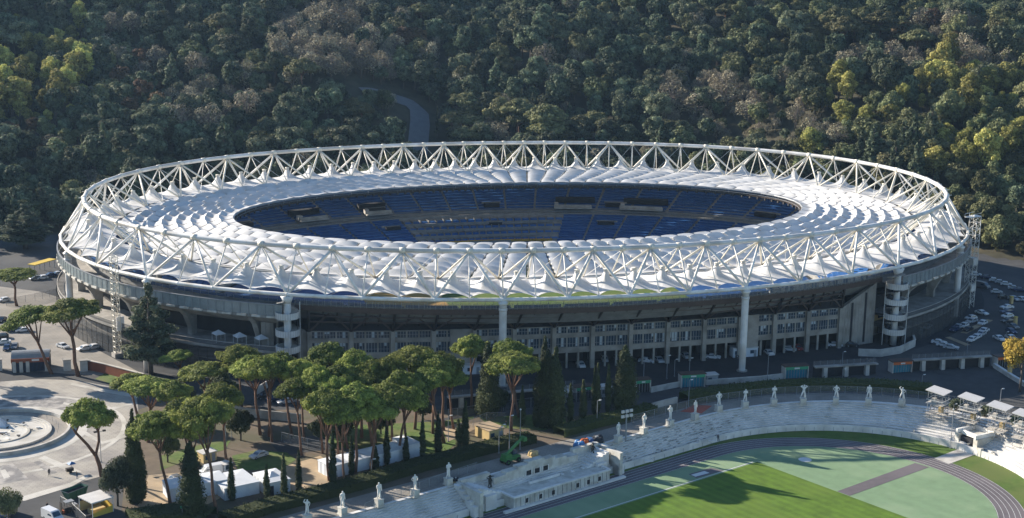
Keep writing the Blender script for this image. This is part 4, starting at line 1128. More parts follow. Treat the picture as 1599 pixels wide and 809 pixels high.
# --- cypress: slender spindle
def cypress(seed, R, H, n, size=0.3, ragged=0.15):
    random.seed(seed); lobes = []
    z = 0.8
    while z < H - 0.6:
        f = z / H; r = R * (min(1, f * 7) ** 0.5) * (1 - max(0, (f - 0.35) / 0.65) ** 1.7) * rr(1 - ragged, 1 + ragged) + 0.12
        lobes.append(((rr(-.15, .15) * R, rr(-.15, .15) * R, z), (r, r * rr(.85, 1.1), max(0.9, r * 1.25)), 1.0, rr(0.25, 0.7))); z += max(0.6, r * 0.75)
    lobes.append(((0, 0, H - 0.7), (0.22 + 0.05 * R, 0.22 + 0.05 * R, 0.9), 1.2, 0.5))
    crown = leaves('crown', lobes, n, size, ['leaf_cypress'], core=0.8, up=0.3, updir=0.1)
    mb = MB(); mb.path([(0, 0, -0.2), (0, 0, 1.5), (0, 0, H * 0.6)], [0.16 + 0.06 * R, 0.13 + 0.05 * R, 0.05], 'bark_grey', 7)
    return mb.mesh('trunk', True), crown
CYS = [cypress(21, 0.75, 12, 2200, 0.26), cypress(22, 0.85, 12, 2200, 0.26)]     # slim, 12 m
CYF = [cypress(23, 2.2, 16, 7000, 0.34, 0.2), cypress(24, 2.6, 16, 7500, 0.34, 0.22)]     # broad, 16 m
# --- round broadleaf for the grove
def round_tree(seed, R, H, n, size, mats, squash=0.85, k=9, trunk='bark_grey', core=0.72, tone=(0.25, 0.85), twigs=False, pointed=0.0):
    random.seed(seed); lobes = []; zc = H - R * squash * 0.95
    lobes.append(((0, 0, zc), (R * 0.7, R * 0.7, R * squash * 0.8), 0.8, 0.5))
    for q in range(k):
        a = 2 * PI * q / k * 2.4 + rr(-.4, .4); e = rr(-0.45, 0.95); ca = math.sqrt(max(0, 1 - e * e)); s = R * rr(0.28, 0.46) * (1.0 if k < 14 else 0.72)
        sh = 1 - pointed * max(0, e)
        lobes.append(((R * 0.68 * ca * math.cos(a) * sh * (rr(0.6, 1.3) if k > 14 else 1), R * 0.68 * ca * math.sin(a) * sh * (rr(0.6, 1.3) if k > 14 else 1), zc + R * squash * (0.72 + 0.5 * pointed) * e), (s, s * rr(.8, 1.15), s * rr(.75, 1.0)), 1.0, rr(*tone)))
    tw = None
    if twigs:
        tw = []
        for q in range(46):
            a = rr(0, 2 * PI); e = rr(-0.2, 1.0); ca = math.sqrt(max(0.02, 1 - e * e)); p1 = (R * ca * math.cos(a) * 1.02, R * ca * math.sin(a) * 1.02, zc + R * squash * e * 1.05); tw.append(((p1[0] * 0.15, p1[1] * 0.15, zc - R * 0.5 + rr(0, R * .6)), p1, 0.07))
    crown = leaves('crown', lobes, n, size, mats, core=core, twig=tw)
    mb = MB(); mb.path([(0, 0, -0.4), (rr(-.2, .2), rr(-.2, .2), H * 0.35), (0, 0, zc)], [0.06 * R + .05, 0.05 * R + .04, 0.03 * R], trunk, 6)
    for q in range(3): a = rr(0, 6.3); mb.path([(0, 0, H * 0.4), (R * 0.5 * math.cos(a), R * .5 * math.sin(a), zc)], [0.03 * R, 0.012 * R], trunk, 5)
    return mb.mesh('trunk', True), crown
BUSH = round_tree(31, 3.2, 6.5, 4200, 0.36, ['leaf_cypress'], 0.9)
ROUND = round_tree(32, 3.4, 7.0, 4200, 0.36, ['leaf_oak'], 0.85)
OLIVE = round_tree(33, 3.6, 7.5, 3600, 0.36, ['leaf_olive'], 0.9, 10, core=0.6)
SHRUB = round_tree(34, 1.6, 2.6, 1200, 0.26, ['leaf_oak'], 0.9, 6)
YPINE = round_tree(35, 4.6, 10, 4200, 0.42, ['leaf_gold'], 0.55, 10)
# --- cedar: tiers of flat boughs
def cedar(seed, R, H, n, size):
    random.seed(seed); lobes = []
    for z in np.arange(H * 0.22, H * 0.96, H * 0.085):
        f = z / H; rad = R * (1 - ((f - 0.2) / 0.85) ** 1.6) * rr(0.8, 1.1); m = max(2, int(6 * rad / R + 1))
        for q in range(m):
            a = 2 * PI * (q + rr(-.35, .35)) / m + f * 9; d = rad * rr(0.45, 0.75)
            lobes.append(((d * math.cos(a), d * math.sin(a), z + rr(-.4, .4)), (rad * rr(.35, .5), rad * rr(.3, .45), H * 0.035 + 0.25), 1.0, rr(0.2, 0.75)))
    lobes.append(((0, 0, H * 0.95), (R * 0.14, R * 0.14, H * 0.05), 1, 0.5))
    crown = leaves('crown', lobes, n, size, ['leaf_oak'], core=0.65, up=0.3, updir=0.2)
    mb = MB(); mb.path([(0, 0, -0.3), (0.1, 0, H * 0.4), (0, 0, H * 0.92)], [0.55, 0.4, 0.08], 'bark_grey', 8)
    return mb.mesh('trunk', True), crown
CEDAR = cedar(41, 6.2, 21, 7500, 0.5)

def plant(name, pair_, base, label, cat, group=None, height=None, nominal=None, width=None, nomw=None, rz=None, tilt=(0, 0)):
    sz = 1.0 if height is None else height / nominal
    sx = sz if width is None else width / nomw
    return spawn(name, [('trunk', pair_[0]), ('crown', pair_[1])], label, cat, base, random.uniform(0, 6.28) if rz is None else rz, group, (sx, sx, sz), tilt)

# umbrella pines of the grove: (crown x, crown top y, crown width px, base x, base y)
PINES = [(50, 474, 84, 83, 584), (116, 467, 96, 126, 588), (25, 420, 76, 27, 478),
         (205, 584, 62, 215, 655), (240, 590, 84, 232, 690), (320, 566, 84, 330, 648), (278, 546, 52, 290, 606), (248, 640, 88, 266, 789), (292, 622, 80, 315, 765), (322, 620, 92, 338, 802),
         (373, 540, 66, 376, 642), (397, 557, 72, 404, 680), (424, 553, 70, 419, 682), (441, 552, 62, 457, 681), (416, 556, 66, 424, 690),
         (509, 536, 76, 534, 672), (556, 548, 72, 562, 684), (497, 571, 58, 504, 708), (580, 564, 60, 585, 692), (570, 580, 84, 583, 697), (512, 608, 80, 516, 750), (556, 600, 78, 552, 739), (607, 600, 82, 604, 727), (638, 602, 66, 619, 716),
         (651, 541, 78, 648, 670), (678, 557, 74, 677, 678), (665, 574, 80, 690, 692), (701, 576, 66, 709, 670), (734, 524, 60, 736, 638), (800, 551, 84, 797, 673), (796, 530, 62, 812, 652),
         (530, 570, 66, 545, 700), (604, 556, 64, 612, 690), (628, 580, 66, 634, 706), (470, 562, 60, 476, 690), (536, 628, 66, 540, 752), (588, 622, 70, 580, 738), (462, 590, 64, 470, 712), (690, 552, 62, 694, 672), (300, 648, 76, 296, 790), (350, 600, 70, 356, 726), (272, 596, 64, 262, 700), (520, 588, 62, 528, 716)]
pines = []
for k, (cx, ty, w, bx, by) in enumerate(PINES):
    b = G(bx, by); h = height_at(b, ty); p = pxm(b)
    proto = UP[k % 5]; R0, H0 = ((5.6, 16.5), (5.2, 17), (6.0, 16.5), (4.8, 15.5), (5.8, 17.5))[k % 5]
    dx = (cx - bx) / p            # the crown stands to one side of the foot
    ang = math.atan2(dx, h * 0.8)
    o = spawn('umbrella_pine', [('trunk', proto[0]), ('crown', proto[1])], '', 'pine tree', b, 0, 'umbrella pines in front of the stadium', (w / p / 2 / R0 * 0.97,) * 2 + (h / H0,))
    rz = random.uniform(0, 6.28)
    o.rotation_mode = 'QUATERNION'
    q = Matrix.Rotation(ang, 3, Vector((float(CU[0]) * 0 + 0.23, 0.97, 0))) @ Matrix.Rotation(rz, 3, 'Z'); o.rotation_quaternion = q.to_quaternion()
    # thin trunks stay thin whatever the crown width
    pines.append(o)
PINE_EXTRA = []
order_labels(pines, 'flat-crowned umbrella pine on a bare trunk before the stadium, {} of forty-three')
b = G(142, 746); h = height_at(b, 625)
o = plant('umbrella_pine', LONE, b, 'lone umbrella pine with a forked trunk leaning over the fountain square', 'pine tree', None, h, 15.0, 82 / 7.0, 11.4, 0.15)
b = G(1592, 612); plant('golden_pine', YPINE, b, 'golden yellow tree crown at the right edge beside the orange gate sign', 'tree', None, height_at(b, 531), 10, 11, 9.2)
# cypresses: (x, base y, top y, width px)
SLIM = [(221, 783, 690, 19), (362, 782, 715, 11), (417, 780, 725, 11), (444, 779, 708, 10), (467, 773, 703, 11), (520, 762, 672, 11), (549, 745, 680, 10), (587, 734, 697, 10), (604, 727, 664, 11), (634, 722, 676, 9), (660, 721, 647, 10), (684, 711, 643, 11), (716, 700, 655, 11), (726, 700, 626, 12),
        (815, 665, 602, 11), (837, 667, 606, 10), (890, 659, 599, 11), (910, 654, 593, 11), (927, 648, 572, 9), (932, 648, 567, 10), (949, 644, 569, 11)]
sl = []
for k, (x, by, ty, w) in enumerate(SLIM):
    b = G(x, by); o = plant('cypress', CYS[k % 2], b, '', 'cypress', 'slim young cypresses along the hedge', height_at(b, ty), 12.0, w / pxm(b), 1.7); sl.append(o)
order_labels(sl, 'slim dark cypress in the row along the clipped hedge, {} of twenty-one')
for x, by, ty, w, lab in ((211, 784, 640, 30, 'tall narrow old cypress beside the fountain square, left of the grove'), (300, 808, 690, 40, 'broad old cypress standing in front of the white marquee at lower left'), (762, 652, 535, 36, 'tall broad cypress just left of the yellow-green pine crown'), (849, 667, 527, 32, 'tall cypress with a pointed top, left one of a touching pair right of the pines'), (865, 667, 543, 34, 'broad cypress, right one of a touching pair right of the pines'), (974, 642, 539, 38, 'broad lone cypress beside the floodlight rack near the gates')):
    b = G(x, by); i = 0 if w < 35 else 1; plant('cypress', CYF[i], b, lab, 'cypress', None, height_at(b, ty), 16.0, w / pxm(b), 4.6 if i == 0 else 5.4)
b = G(222, 600); plant('cedar', CEDAR, G(236, 585), 'dark spreading cedar standing against the left end of the stadium', 'cedar', None, height_at(G(236, 585), 441), 21, 15.5, 12.4)
for x, by, ty, w, pr_, nm, nw, nh, lab in ((184, 790, 712, 54, ROUND, 'round_tree', 6.8, 7, 'round-headed green tree beside the fountain square in front of two cypresses'), (376, 688, 638, 44, BUSH, 'evergreen_tree', 6.4, 6.5, 'dark round evergreen between the pines by the green lamp post'), (262, 722, 672, 40, BUSH, 'evergreen_tree', 6.4, 6.5, 'dark evergreen under the leftmost pines of the grove'), (14, 822, 757, 42, OLIVE, 'olive_tree', 7.2, 7.5, 'grey-green tree cut by the lower left corner'),
        (500, 690, 652, 40, BUSH, 'evergreen_tree', 6.4, 6.5, 'dark evergreen under the pines left of the middle marquee'), (532, 690, 648, 48, BUSH, 'evergreen_tree', 6.4, 6.5, 'wide dark evergreen under the middle pines'), (595, 678, 640, 40, BUSH, 'evergreen_tree', 6.4, 6.5, 'dark evergreen behind the middle pines at the grove road'), (345, 634, 585, 60, BUSH, 'evergreen_tree', 6.4, 6.5, 'large dark evergreen behind the left pines by the fence'), (660, 655, 625, 34, BUSH, 'evergreen_tree', 6.4, 6.5, 'dark evergreen left of the broad cypress'),
        (783, 645, 606, 24, BUSH, 'evergreen_tree', 6.4, 6.5, 'dark evergreen between the broad cypress and the yellow-green pine'), (878, 662, 634, 18, ROUND, 'round_tree', 6.8, 7, 'small round bush at the hedge between slim cypresses'), (283, 640, 600, 50, BUSH, 'evergreen_tree', 6.4, 6.5, 'dark evergreen behind the leftmost grove pines'), (40, 388, 318, 86, CEDAR, 'cedar', 12.4, 21, 'wide dark cedar at the wood edge left of the stadium')):
    b = G(x, by); plant(nm, pr_, b, lab, 'tree', None, height_at(b, ty), nh, w / pxm(b), nw)
for k, (x, by) in enumerate(((1490, 640), (1537, 650), (1588, 668))):
    b = G(x, by); o = plant('shrub', SHRUB, b, ('low green shrub between the first and second scaffold towers', 'low green shrub between the second and third scaffold towers', 'low green shrub between the third and fourth scaffold towers')[k], 'shrub', None, 3.2, 2.6, 4.0, 3.2)

# --- clipped hedges
def hedge(name, pts, width, h, label, n_per_m=26):
    pts = [np.array(p[:2], float) for p in pts]
    mb = MB(); L_, R_ = ribbon(pts, width / 2, -width / 2, 0)
    rows = []
    Lp = [np.array(p) for p in L_]; Rp = [np.array(p) for p in R_]
    k = 0.9
    def mix(f, z): return [a * (1 - f) + b * f + np.array([0, 0, z]) for a, b in zip(Lp, Rp)]
    mb.strip([mix(0.03, 0), mix(0.03, h * k), mix(0.97, h * k), mix(0.97, 0)], 'leaf_hedge')
    core_v, core_f = mb.v, mb.f
    V, T = [], []
    for a, b, c, d in zip(Lp[:-1], Lp[1:], Rp[:-1], Rp[1:]):
        ln = np.linalg.norm(b - a); n = int(ln * n_per_m * (width + 2 * h) / 6)
        u = RNG.uniform(0, 1, n); s = RNG.uniform(0, width + 2 * h, n)
        f = np.clip((s - h) / width, 0, 1); z = np.where(s < h, s, np.where(s > h + width, s - h - width, h)) 
        P = (a + np.outer(u, b - a)) * (1 - f)[:, None] + (c + np.outer(u, d - c)) * f[:, None]; P[:, 2] = z
        P += RNG.normal(0, 0.1, (n, 3)); nr = unit(n); aa = np.cross(nr, unit(n)); aa /= np.linalg.norm(aa, axis=1)[:, None]; bb = np.cross(nr, aa); sz = RNG.uniform(0.22, 0.5, n)[:, None]
        V.append(np.stack([P - aa * sz * .5, P - bb * sz * .4, P + aa * sz * .5, P + bb * sz * .4], 1).reshape(-1, 3)); T.append(RNG.uniform(0.2, 0.9, n))
    V = np.concatenate(V); n = len(V) // 4; T = np.concatenate(T + [np.full(len(core_f), 0.35)])
    me = bpy.data.meshes.new(name); me.from_pydata(V.tolist() + core_v, [], np.arange(4 * n).reshape(-1, 4).tolist() + [[i + 4 * n for i in f] for f in core_f])
    me.materials.append(M['leaf_hedge']); at = me.attributes.new('tint', 'FLOAT', 'FACE'); at.data.foreach_set('value', T.astype(np.float32))
    return tag(link(name, me), label, 'hedge')
def off_rim(i0, i1, d):
    a, _ = ribbon(RIMW[i0:i1], d, 0, 0); return a
HP = [G(*q)[:2] for q in ((350, 818), (420, 796), (500, 776), (560, 760), (620, 742), (700, 720), (780, 699), (830, 688))]
hedge('clipped_hedge', HP, 4.6, 2.0, 'long clipped hedge running below the pines and white marquees')
HP2 = [G(*q)[:2] for q in ((872, 680), (930, 664), (990, 650), (1018, 642))]
hedge('clipped_hedge', HP2, 4.2, 2.0, 'clipped hedge below the slim cypresses near the floodlight rack')
HP3 = [G(*q)[:2] for q in ((1068, 628), (1130, 618), (1200, 610), (1290, 606), (1380, 608), (1455, 614))]
hedge('clipped_hedge', HP3, 5.0, 2.4, 'dark clipped hedge curving behind the statues on the right')
HP4 = [G(*q)[:2] for q in ((200, 815), (260, 806), (330, 812))]
hedge('clipped_hedge', HP4, 6.5, 1.8, 'wide shaded hedge beside the yellow-sided stall')

# ------------------------------------------------------------------ the wooded hill
FP = {}
FP['oak'] = [round_tree(51 + k, r_, 9.0 + (k % 4), 2900, (0.62, 0.5, 0.7, 0.55, 0.62)[k], ['leaf_oak'], q_, (26, 34, 18, 30, 22)[k], tone=(0.0, 1.0), core=0.62) for k, (r_, q_) in enumerate(((4.6, 0.85), (5.3, 0.72), (3.9, 1.05), (3.5, 1.35), (4.8, 0.95)))]
FP['olive'] = [round_tree(61 + k, 4.2, 9.5, 2600, 0.6, ['leaf_olive'], 1.0 + 0.2 * k, 22, tone=(0.05, 1.0), core=0.62) for k in range(2)]
FP['bare'] = [round_tree(71 + k, 4.0, 9.5, 900, 0.5, ['leaf_bare', 'twig'], 1.05, 11, core=0.0, twigs=True, tone=(0.3, 0.9)) for k in range(2)]
FP['rust'] = [round_tree(76, 3.8, 8.5, 1900, 0.55, ['leaf_rust'], 0.95, 18, core=0.55)]
FP['poplar'] = [round_tree(81, 3.4, 14.0, 2700, 0.55, ['leaf_yellow'], 1.75, 24, core=0.5, tone=(0.05, 1.0)), round_tree(82, 4.2, 12.0, 2700, 0.55, ['leaf_yellow'], 1.15, 24, core=0.5, tone=(0.05, 1.0))]
FP['stone_pine'] = [umbrella(91, 5.6, 11.5, True, 0, 4.4, 2600, 0.65, 'leaf_stone')]
FP['fir'] = [cedar(95, 3.4, 14, 1700, 0.8)]
KINDS = ['oak', 'olive', 'bare', 'rust', 'poplar', 'stone_pine', 'fir']
INFO = {'oak': ('holm_oak', 'dark green holm oak with a lumpy round crown in the dense wood on the hillside', 'tree'), 'olive': ('broadleaf_tree', 'grey-green broadleaf tree with a loose crown in the wood on the hillside', 'tree'), 'bare': ('bare_tree', 'leafless grey-brown tree in the wood on the hillside', 'tree'),
        'rust': ('autumn_tree', 'rust-brown autumn tree in the wood on the hillside', 'tree'), 'poplar': ('poplar', 'yellow-green poplar standing out from the darker wood on the hillside', 'tree'), 'stone_pine': ('stone_pine', 'flat-topped stone pine in the wood behind the stadium', 'pine tree'), 'fir': ('conifer', 'dark pointed conifer in the wood on the hillside', 'conifer')}
from mathutils import noise as mnoise
def nz(x, y, s, o=0): return mnoise.noise(Vector((x / s + o, y / s - o, o * 1.7)))
REGIONS = [(510, 70, 75, 75, 'bare', .75), (1110, 170, 75, 50, 'bare', .8), (1230, 205, 95, 40, 'bare', .55), (1480, 80, 110, 40, 'bare', .5), (620, 100, 60, 60, 'bare', .4), (760, 195, 60, 30, 'bare', .45), (330, 150, 60, 60, 'bare', .3),
    (1350, 190, 50, 35, 'poplar', .5), (1500, 160, 80, 50, 'poplar', .5), (1460, 245, 50, 40, 'poplar', .45), (100, 120, 40, 60, 'poplar', .4), (20, 160, 40, 60, 'poplar', .5), (1450, 290, 160, 120, 'olive', .6), (1300, 250, 200, 80, 'olive', .4), (1350, 30, 250, 40, 'olive', .4),
    (230, 140, 55, 45, 'rust', .5), (20, 220, 55, 30, 'rust', .45), (1440, 60, 60, 25, 'rust', .3), (640, 40, 60, 30, 'rust', .2), (1360, 75, 75, 22, 'stone_pine', .4), (880, 212, 85, 18, 'stone_pine', .45), (720, 200, 45, 25, 'stone_pine', .4), (430, 125, 40, 25, 'stone_pine', .4), (830, 160, 60, 40, 'fir', .3), (1400, 290, 70, 60, 'fir', .3), (580, 175, 60, 40, 'fir', .25)]
spots = []
rng2 = random.Random(17)
STEP = 7.3
for gy_ in np.arange(-120, 640, STEP):
    for gx_ in np.arange(-600, 640, STEP):
        x = gx_ + rng2.uniform(-3.3, 3.3); y = gy_ + rng2.uniform(-3.3, 3.3)
        v = y - float(np.interp(x, HX, HY))
        if v < 2.0: continue
        d = np.array([x, y, float(hill_z(x, y))])
        px, py = proj(d)
        if px < -450 or px > 2050 or py < -130 or py > 520: continue
        if np.min(np.hypot(LANE[:, 0] - x, LANE[:, 1] - y)) < 14.0: continue
        # lane clearing towards the viewer
        kind = 'oak'; q = nz(x, y, 60, 3.1); q2 = nz(x, y, 34, 7.7); q3 = rng2.random()
        right = np.clip((px - 900) / 600, 0, 1); left = np.clip((140 - px) / 100, 0, 1)
        if py > 60 and px > 1080 and q2 > 0.12 - 0.25 * right and q3 < 0.25 + 0.5 * right: kind = 'poplar' if q3 < 0.04 * right + 0.01 or (q2 > 0.42 and right > .5 and q3 < 0.4) else 'olive'
        elif left > 0 and 60 < py < 200 and q3 < 0.3: kind = 'poplar'
        elif q > 0.42 and q3 < 0.5: kind = 'bare'
        elif q3 < 0.2: kind = 'olive'
        elif q3 < 0.225: kind = 'fir'
        elif q3 < 0.245: kind = 'stone_pine'
        elif q3 < 0.29: kind = 'bare'
        for rx_, ry_, wx_, wy_, kd_, pr2 in REGIONS:
            e = ((px - rx_) / wx_) ** 2 + ((py - 14 - ry_) / wy_) ** 2
            if e < 1.6 and rng2.random() < pr2 * min(1, 1.6 - e + 0.2): kind = kd_
        spots.append((x, y, d[2], kind, rng2.random(), pxm(d), px, py))
# hand-placed trees that stand out: (x, y of the foot, kind, height m, width factor)
FIX = [(735, 218, 'stone_pine', 13, 1.25), (705, 205, 'stone_pine', 11, 1.1), (870, 222, 'stone_pine', 14, 1.3), (905, 220, 'stone_pine', 13, 1.2), (945, 222, 'stone_pine', 12, 1.1), (1040, 224, 'stone_pine', 12, 1.2), (683, 216, 'fir', 17, 0.35), (262, 262, 'stone_pine', 8, 0.9),
       (1275, 70, 'stone_pine', 13, 2.1), (1350, 66, 'stone_pine', 12, 1.7), (1392, 72, 'stone_pine', 12, 1.7), (1422, 84, 'stone_pine', 12, 1.8), (868, 150, 'bare', 17, 0.9), (1085, 190, 'bare', 15, 1.4), (1130, 180, 'bare', 16, 1.5), (1170, 195, 'bare', 13, 1.4), (510, 62, 'bare', 18, 1.4), (535, 66, 'bare', 19, 1.5), (495, 48, 'bare', 17, 1.1),
       (1318, 205, 'poplar', 15, 1.2), (1350, 212, 'poplar', 15, 1.2), (1385, 205, 'poplar', 13, 1.1), (1460, 155, 'poplar', 17, 1.2), (1490, 160, 'poplar', 17, 1.2), (1540, 165, 'poplar', 20, 1.4), (1575, 160, 'poplar', 18, 1.2), (1470, 250, 'poplar', 15, 1.3), (1590, 230, 'poplar', 14, 1.2), (75, 150, 'poplar', 16, 1.2), (110, 105, 'poplar', 14, 1.0), (15, 140, 'poplar', 20, 1.0), (20, 190, 'poplar', 22, 1.3), (70, 185, 'poplar', 15, 1.0),
       (205, 150, 'rust', 9, 1.3), (240, 138, 'rust', 9, 1.3), (215, 175, 'rust', 9, 1.4), (15, 222, 'rust', 9, 1.3), (390, 130, 'stone_pine', 11, 1.2), (452, 120, 'stone_pine', 11, 1.1), (455, 140, 'stone_pine', 10, 1.1), (130, 262, 'olive', 11, 1.4), (180, 262, 'olive', 10, 1.5)]
fixed = []
for px, py, kind, h, wf in FIX:
    p = ray_hill(px, py); fixed.append((p[0], p[1], p[2], kind, h, wf, pxm(p)))
NOM = {'oak': (9.0, 10.0, 11.0, 12.0, 9.0), 'olive': (9.5, 9.5), 'bare': (9.5, 9.5), 'rust': (8.5,), 'poplar': (14.0, 12.0), 'stone_pine': (11.5,), 'fir': (14.0,)}
def wood_tree(kind, vi, loc, rz, sc):
    nm, lab, cat = INFO[kind]; pr_ = FP[kind][vi % len(FP[kind])]
    return spawn(nm, [('trunk', pr_[0]), ('crown', pr_[1])], lab, cat, (loc[0], loc[1], loc[2] - 0.2), rz, {'oak': 'holm oaks', 'olive': 'grey-green broadleaf trees', 'bare': 'leafless trees', 'rust': 'rust-brown trees', 'poplar': 'yellow-green poplars', 'stone_pine': 'stone pines', 'fir': 'dark conifers'}[kind] + ' in the wood on the hillside', sc)
for k, (x, y, z, kind, h, wf, _) in enumerate(fixed):
    f = h / NOM[kind][k % len(NOM[kind])]; wood_tree(kind, k, (x, y, z), k * 1.3, (f * wf, f * wf, f))
keep = []
for s in spots:
    if min(math.hypot(s[0] - f[0], s[1] - f[1]) for f in fixed) < 3.5: continue
    keep.append(s)
keep.sort(key=lambda s: -s[5] * (0.6 if s[7] > 235 and 130 < s[6] < 1480 else 1.0))      # behind the ring: mostly hidden
IND = [s for s in keep if -20 < s[6] < 1620][:290]
rest_ids = set(id(s) for s in IND)
def scl(s):
    f = 0.62 + 1.25 * s[4] ** 1.9
    return f
for k, s in enumerate(IND):
    f = scl(s); wood_tree(s[3], k, s[:3], s[4] * 40, (f, f, f * (0.9 + 0.25 * ((k * 37) % 10) / 10)))
rest = [s for s in keep if id(s) not in rest_ids]
# the wood beyond, as one mass of instanced trees
flat = []; start = {}
pc = bpy.data.collections.new('wood_prototypes')
names = []
n_ = 0
for kd in KINDS:
    start[kd] = n_
    for tr_, cr_ in FP[kd]:
        me = bpy.data.meshes.new('wood_tree')
        bm = bmesh.new(); bm.from_mesh(cr_); k0 = len(cr_.materials); nf = len(bm.faces)
        bm.from_mesh(tr_)
        for f in list(bm.faces)[nf:]: f.material_index = k0
        bm.to_mesh(me); bm.free()
        for m_ in cr_.materials: me.materials.append(m_)
        me.materials.append(tr_.materials[0])
        o = bpy.data.objects.new('wood_%02d' % n_, me); pc.objects.link(o); n_ += 1
pm = bpy.data.meshes.new('hillside_wood'); pm.from_pydata([(s[0], s[1], s[2] - 0.2) for s in rest], [], [])
def attr(nm, ty, vals, key='value'):
    a = pm.attributes.new(nm, ty, 'POINT'); a.data.foreach_set(key, np.array(vals).ravel())
attr('pick', 'INT', np.array([start[s[3]] + k % len(FP[s[3]]) for k, s in enumerate(rest)], dtype=np.int32))
attr('turn', 'FLOAT_VECTOR', np.array([(0, 0, s[4] * 40) for s in rest], dtype=np.float32), 'vector')
attr('grow', 'FLOAT_VECTOR', np.array([(scl(s), scl(s), scl(s) * (0.9 + 0.25 * ((k * 37) % 10) / 10)) for k, s in enumerate(rest)], dtype=np.float32), 'vector')
WOOD = link('hillside_wood', pm); tag(WOOD, 'dense mixed wood covering the upper hillside behind the stadium', 'wood', kind='stuff')
ng = bpy.data.node_groups.new('wood', 'GeometryNodeTree')
ng.interface.new_socket('Geometry', in_out='INPUT', socket_type='NodeSocketGeometry'); ng.interface.new_socket('Geometry', in_out='OUTPUT', socket_type='NodeSocketGeometry')
N = ng.nodes; gi = N.new('NodeGroupInput'); go = N.new('NodeGroupOutput'); iop = N.new('GeometryNodeInstanceOnPoints'); ci = N.new('GeometryNodeCollectionInfo')
ci.inputs['Collection'].default_value = pc; ci.inputs['Separate Children'].default_value = True; ci.inputs['Reset Children'].default_value = True
def named(nm, ty):
    a = N.new('GeometryNodeInputNamedAttribute'); a.data_type = ty; a.inputs['Name'].default_value = nm; return a
L = ng.links.new
L(gi.outputs[0], iop.inputs['Points']); L(ci.outputs[0], iop.inputs['Instance']); iop.inputs['Pick Instance'].default_value = True
L(named('pick', 'INT').outputs['Attribute'], iop.inputs['Instance Index']); L(named('turn', 'FLOAT_VECTOR').outputs['Attribute'], iop.inputs['Rotation']); L(named('grow', 'FLOAT_VECTOR').outputs['Attribute'], iop.inputs['Scale'])
L(iop.outputs[0], go.inputs[0])
md = WOOD.modifiers.new('wood', 'NODES'); md.node_group = ng
print('wood', len(spots), 'individual', len(IND), 'rest', len(rest))
# pines just outside the left edge: their shade falls across the fountain square
ex = []
for k, (x, y) in enumerate(((-181, -66), (-190, -74), (-184, -84))):
    o = spawn('umbrella_pine', [('trunk', UP[k][0]), ('crown', UP[k][1])], 'umbrella pine shading the fountain square from beyond the left edge', 'pine tree', (x, y, 0), k * 2.0, 'umbrella pines beyond the left edge', 1.0)
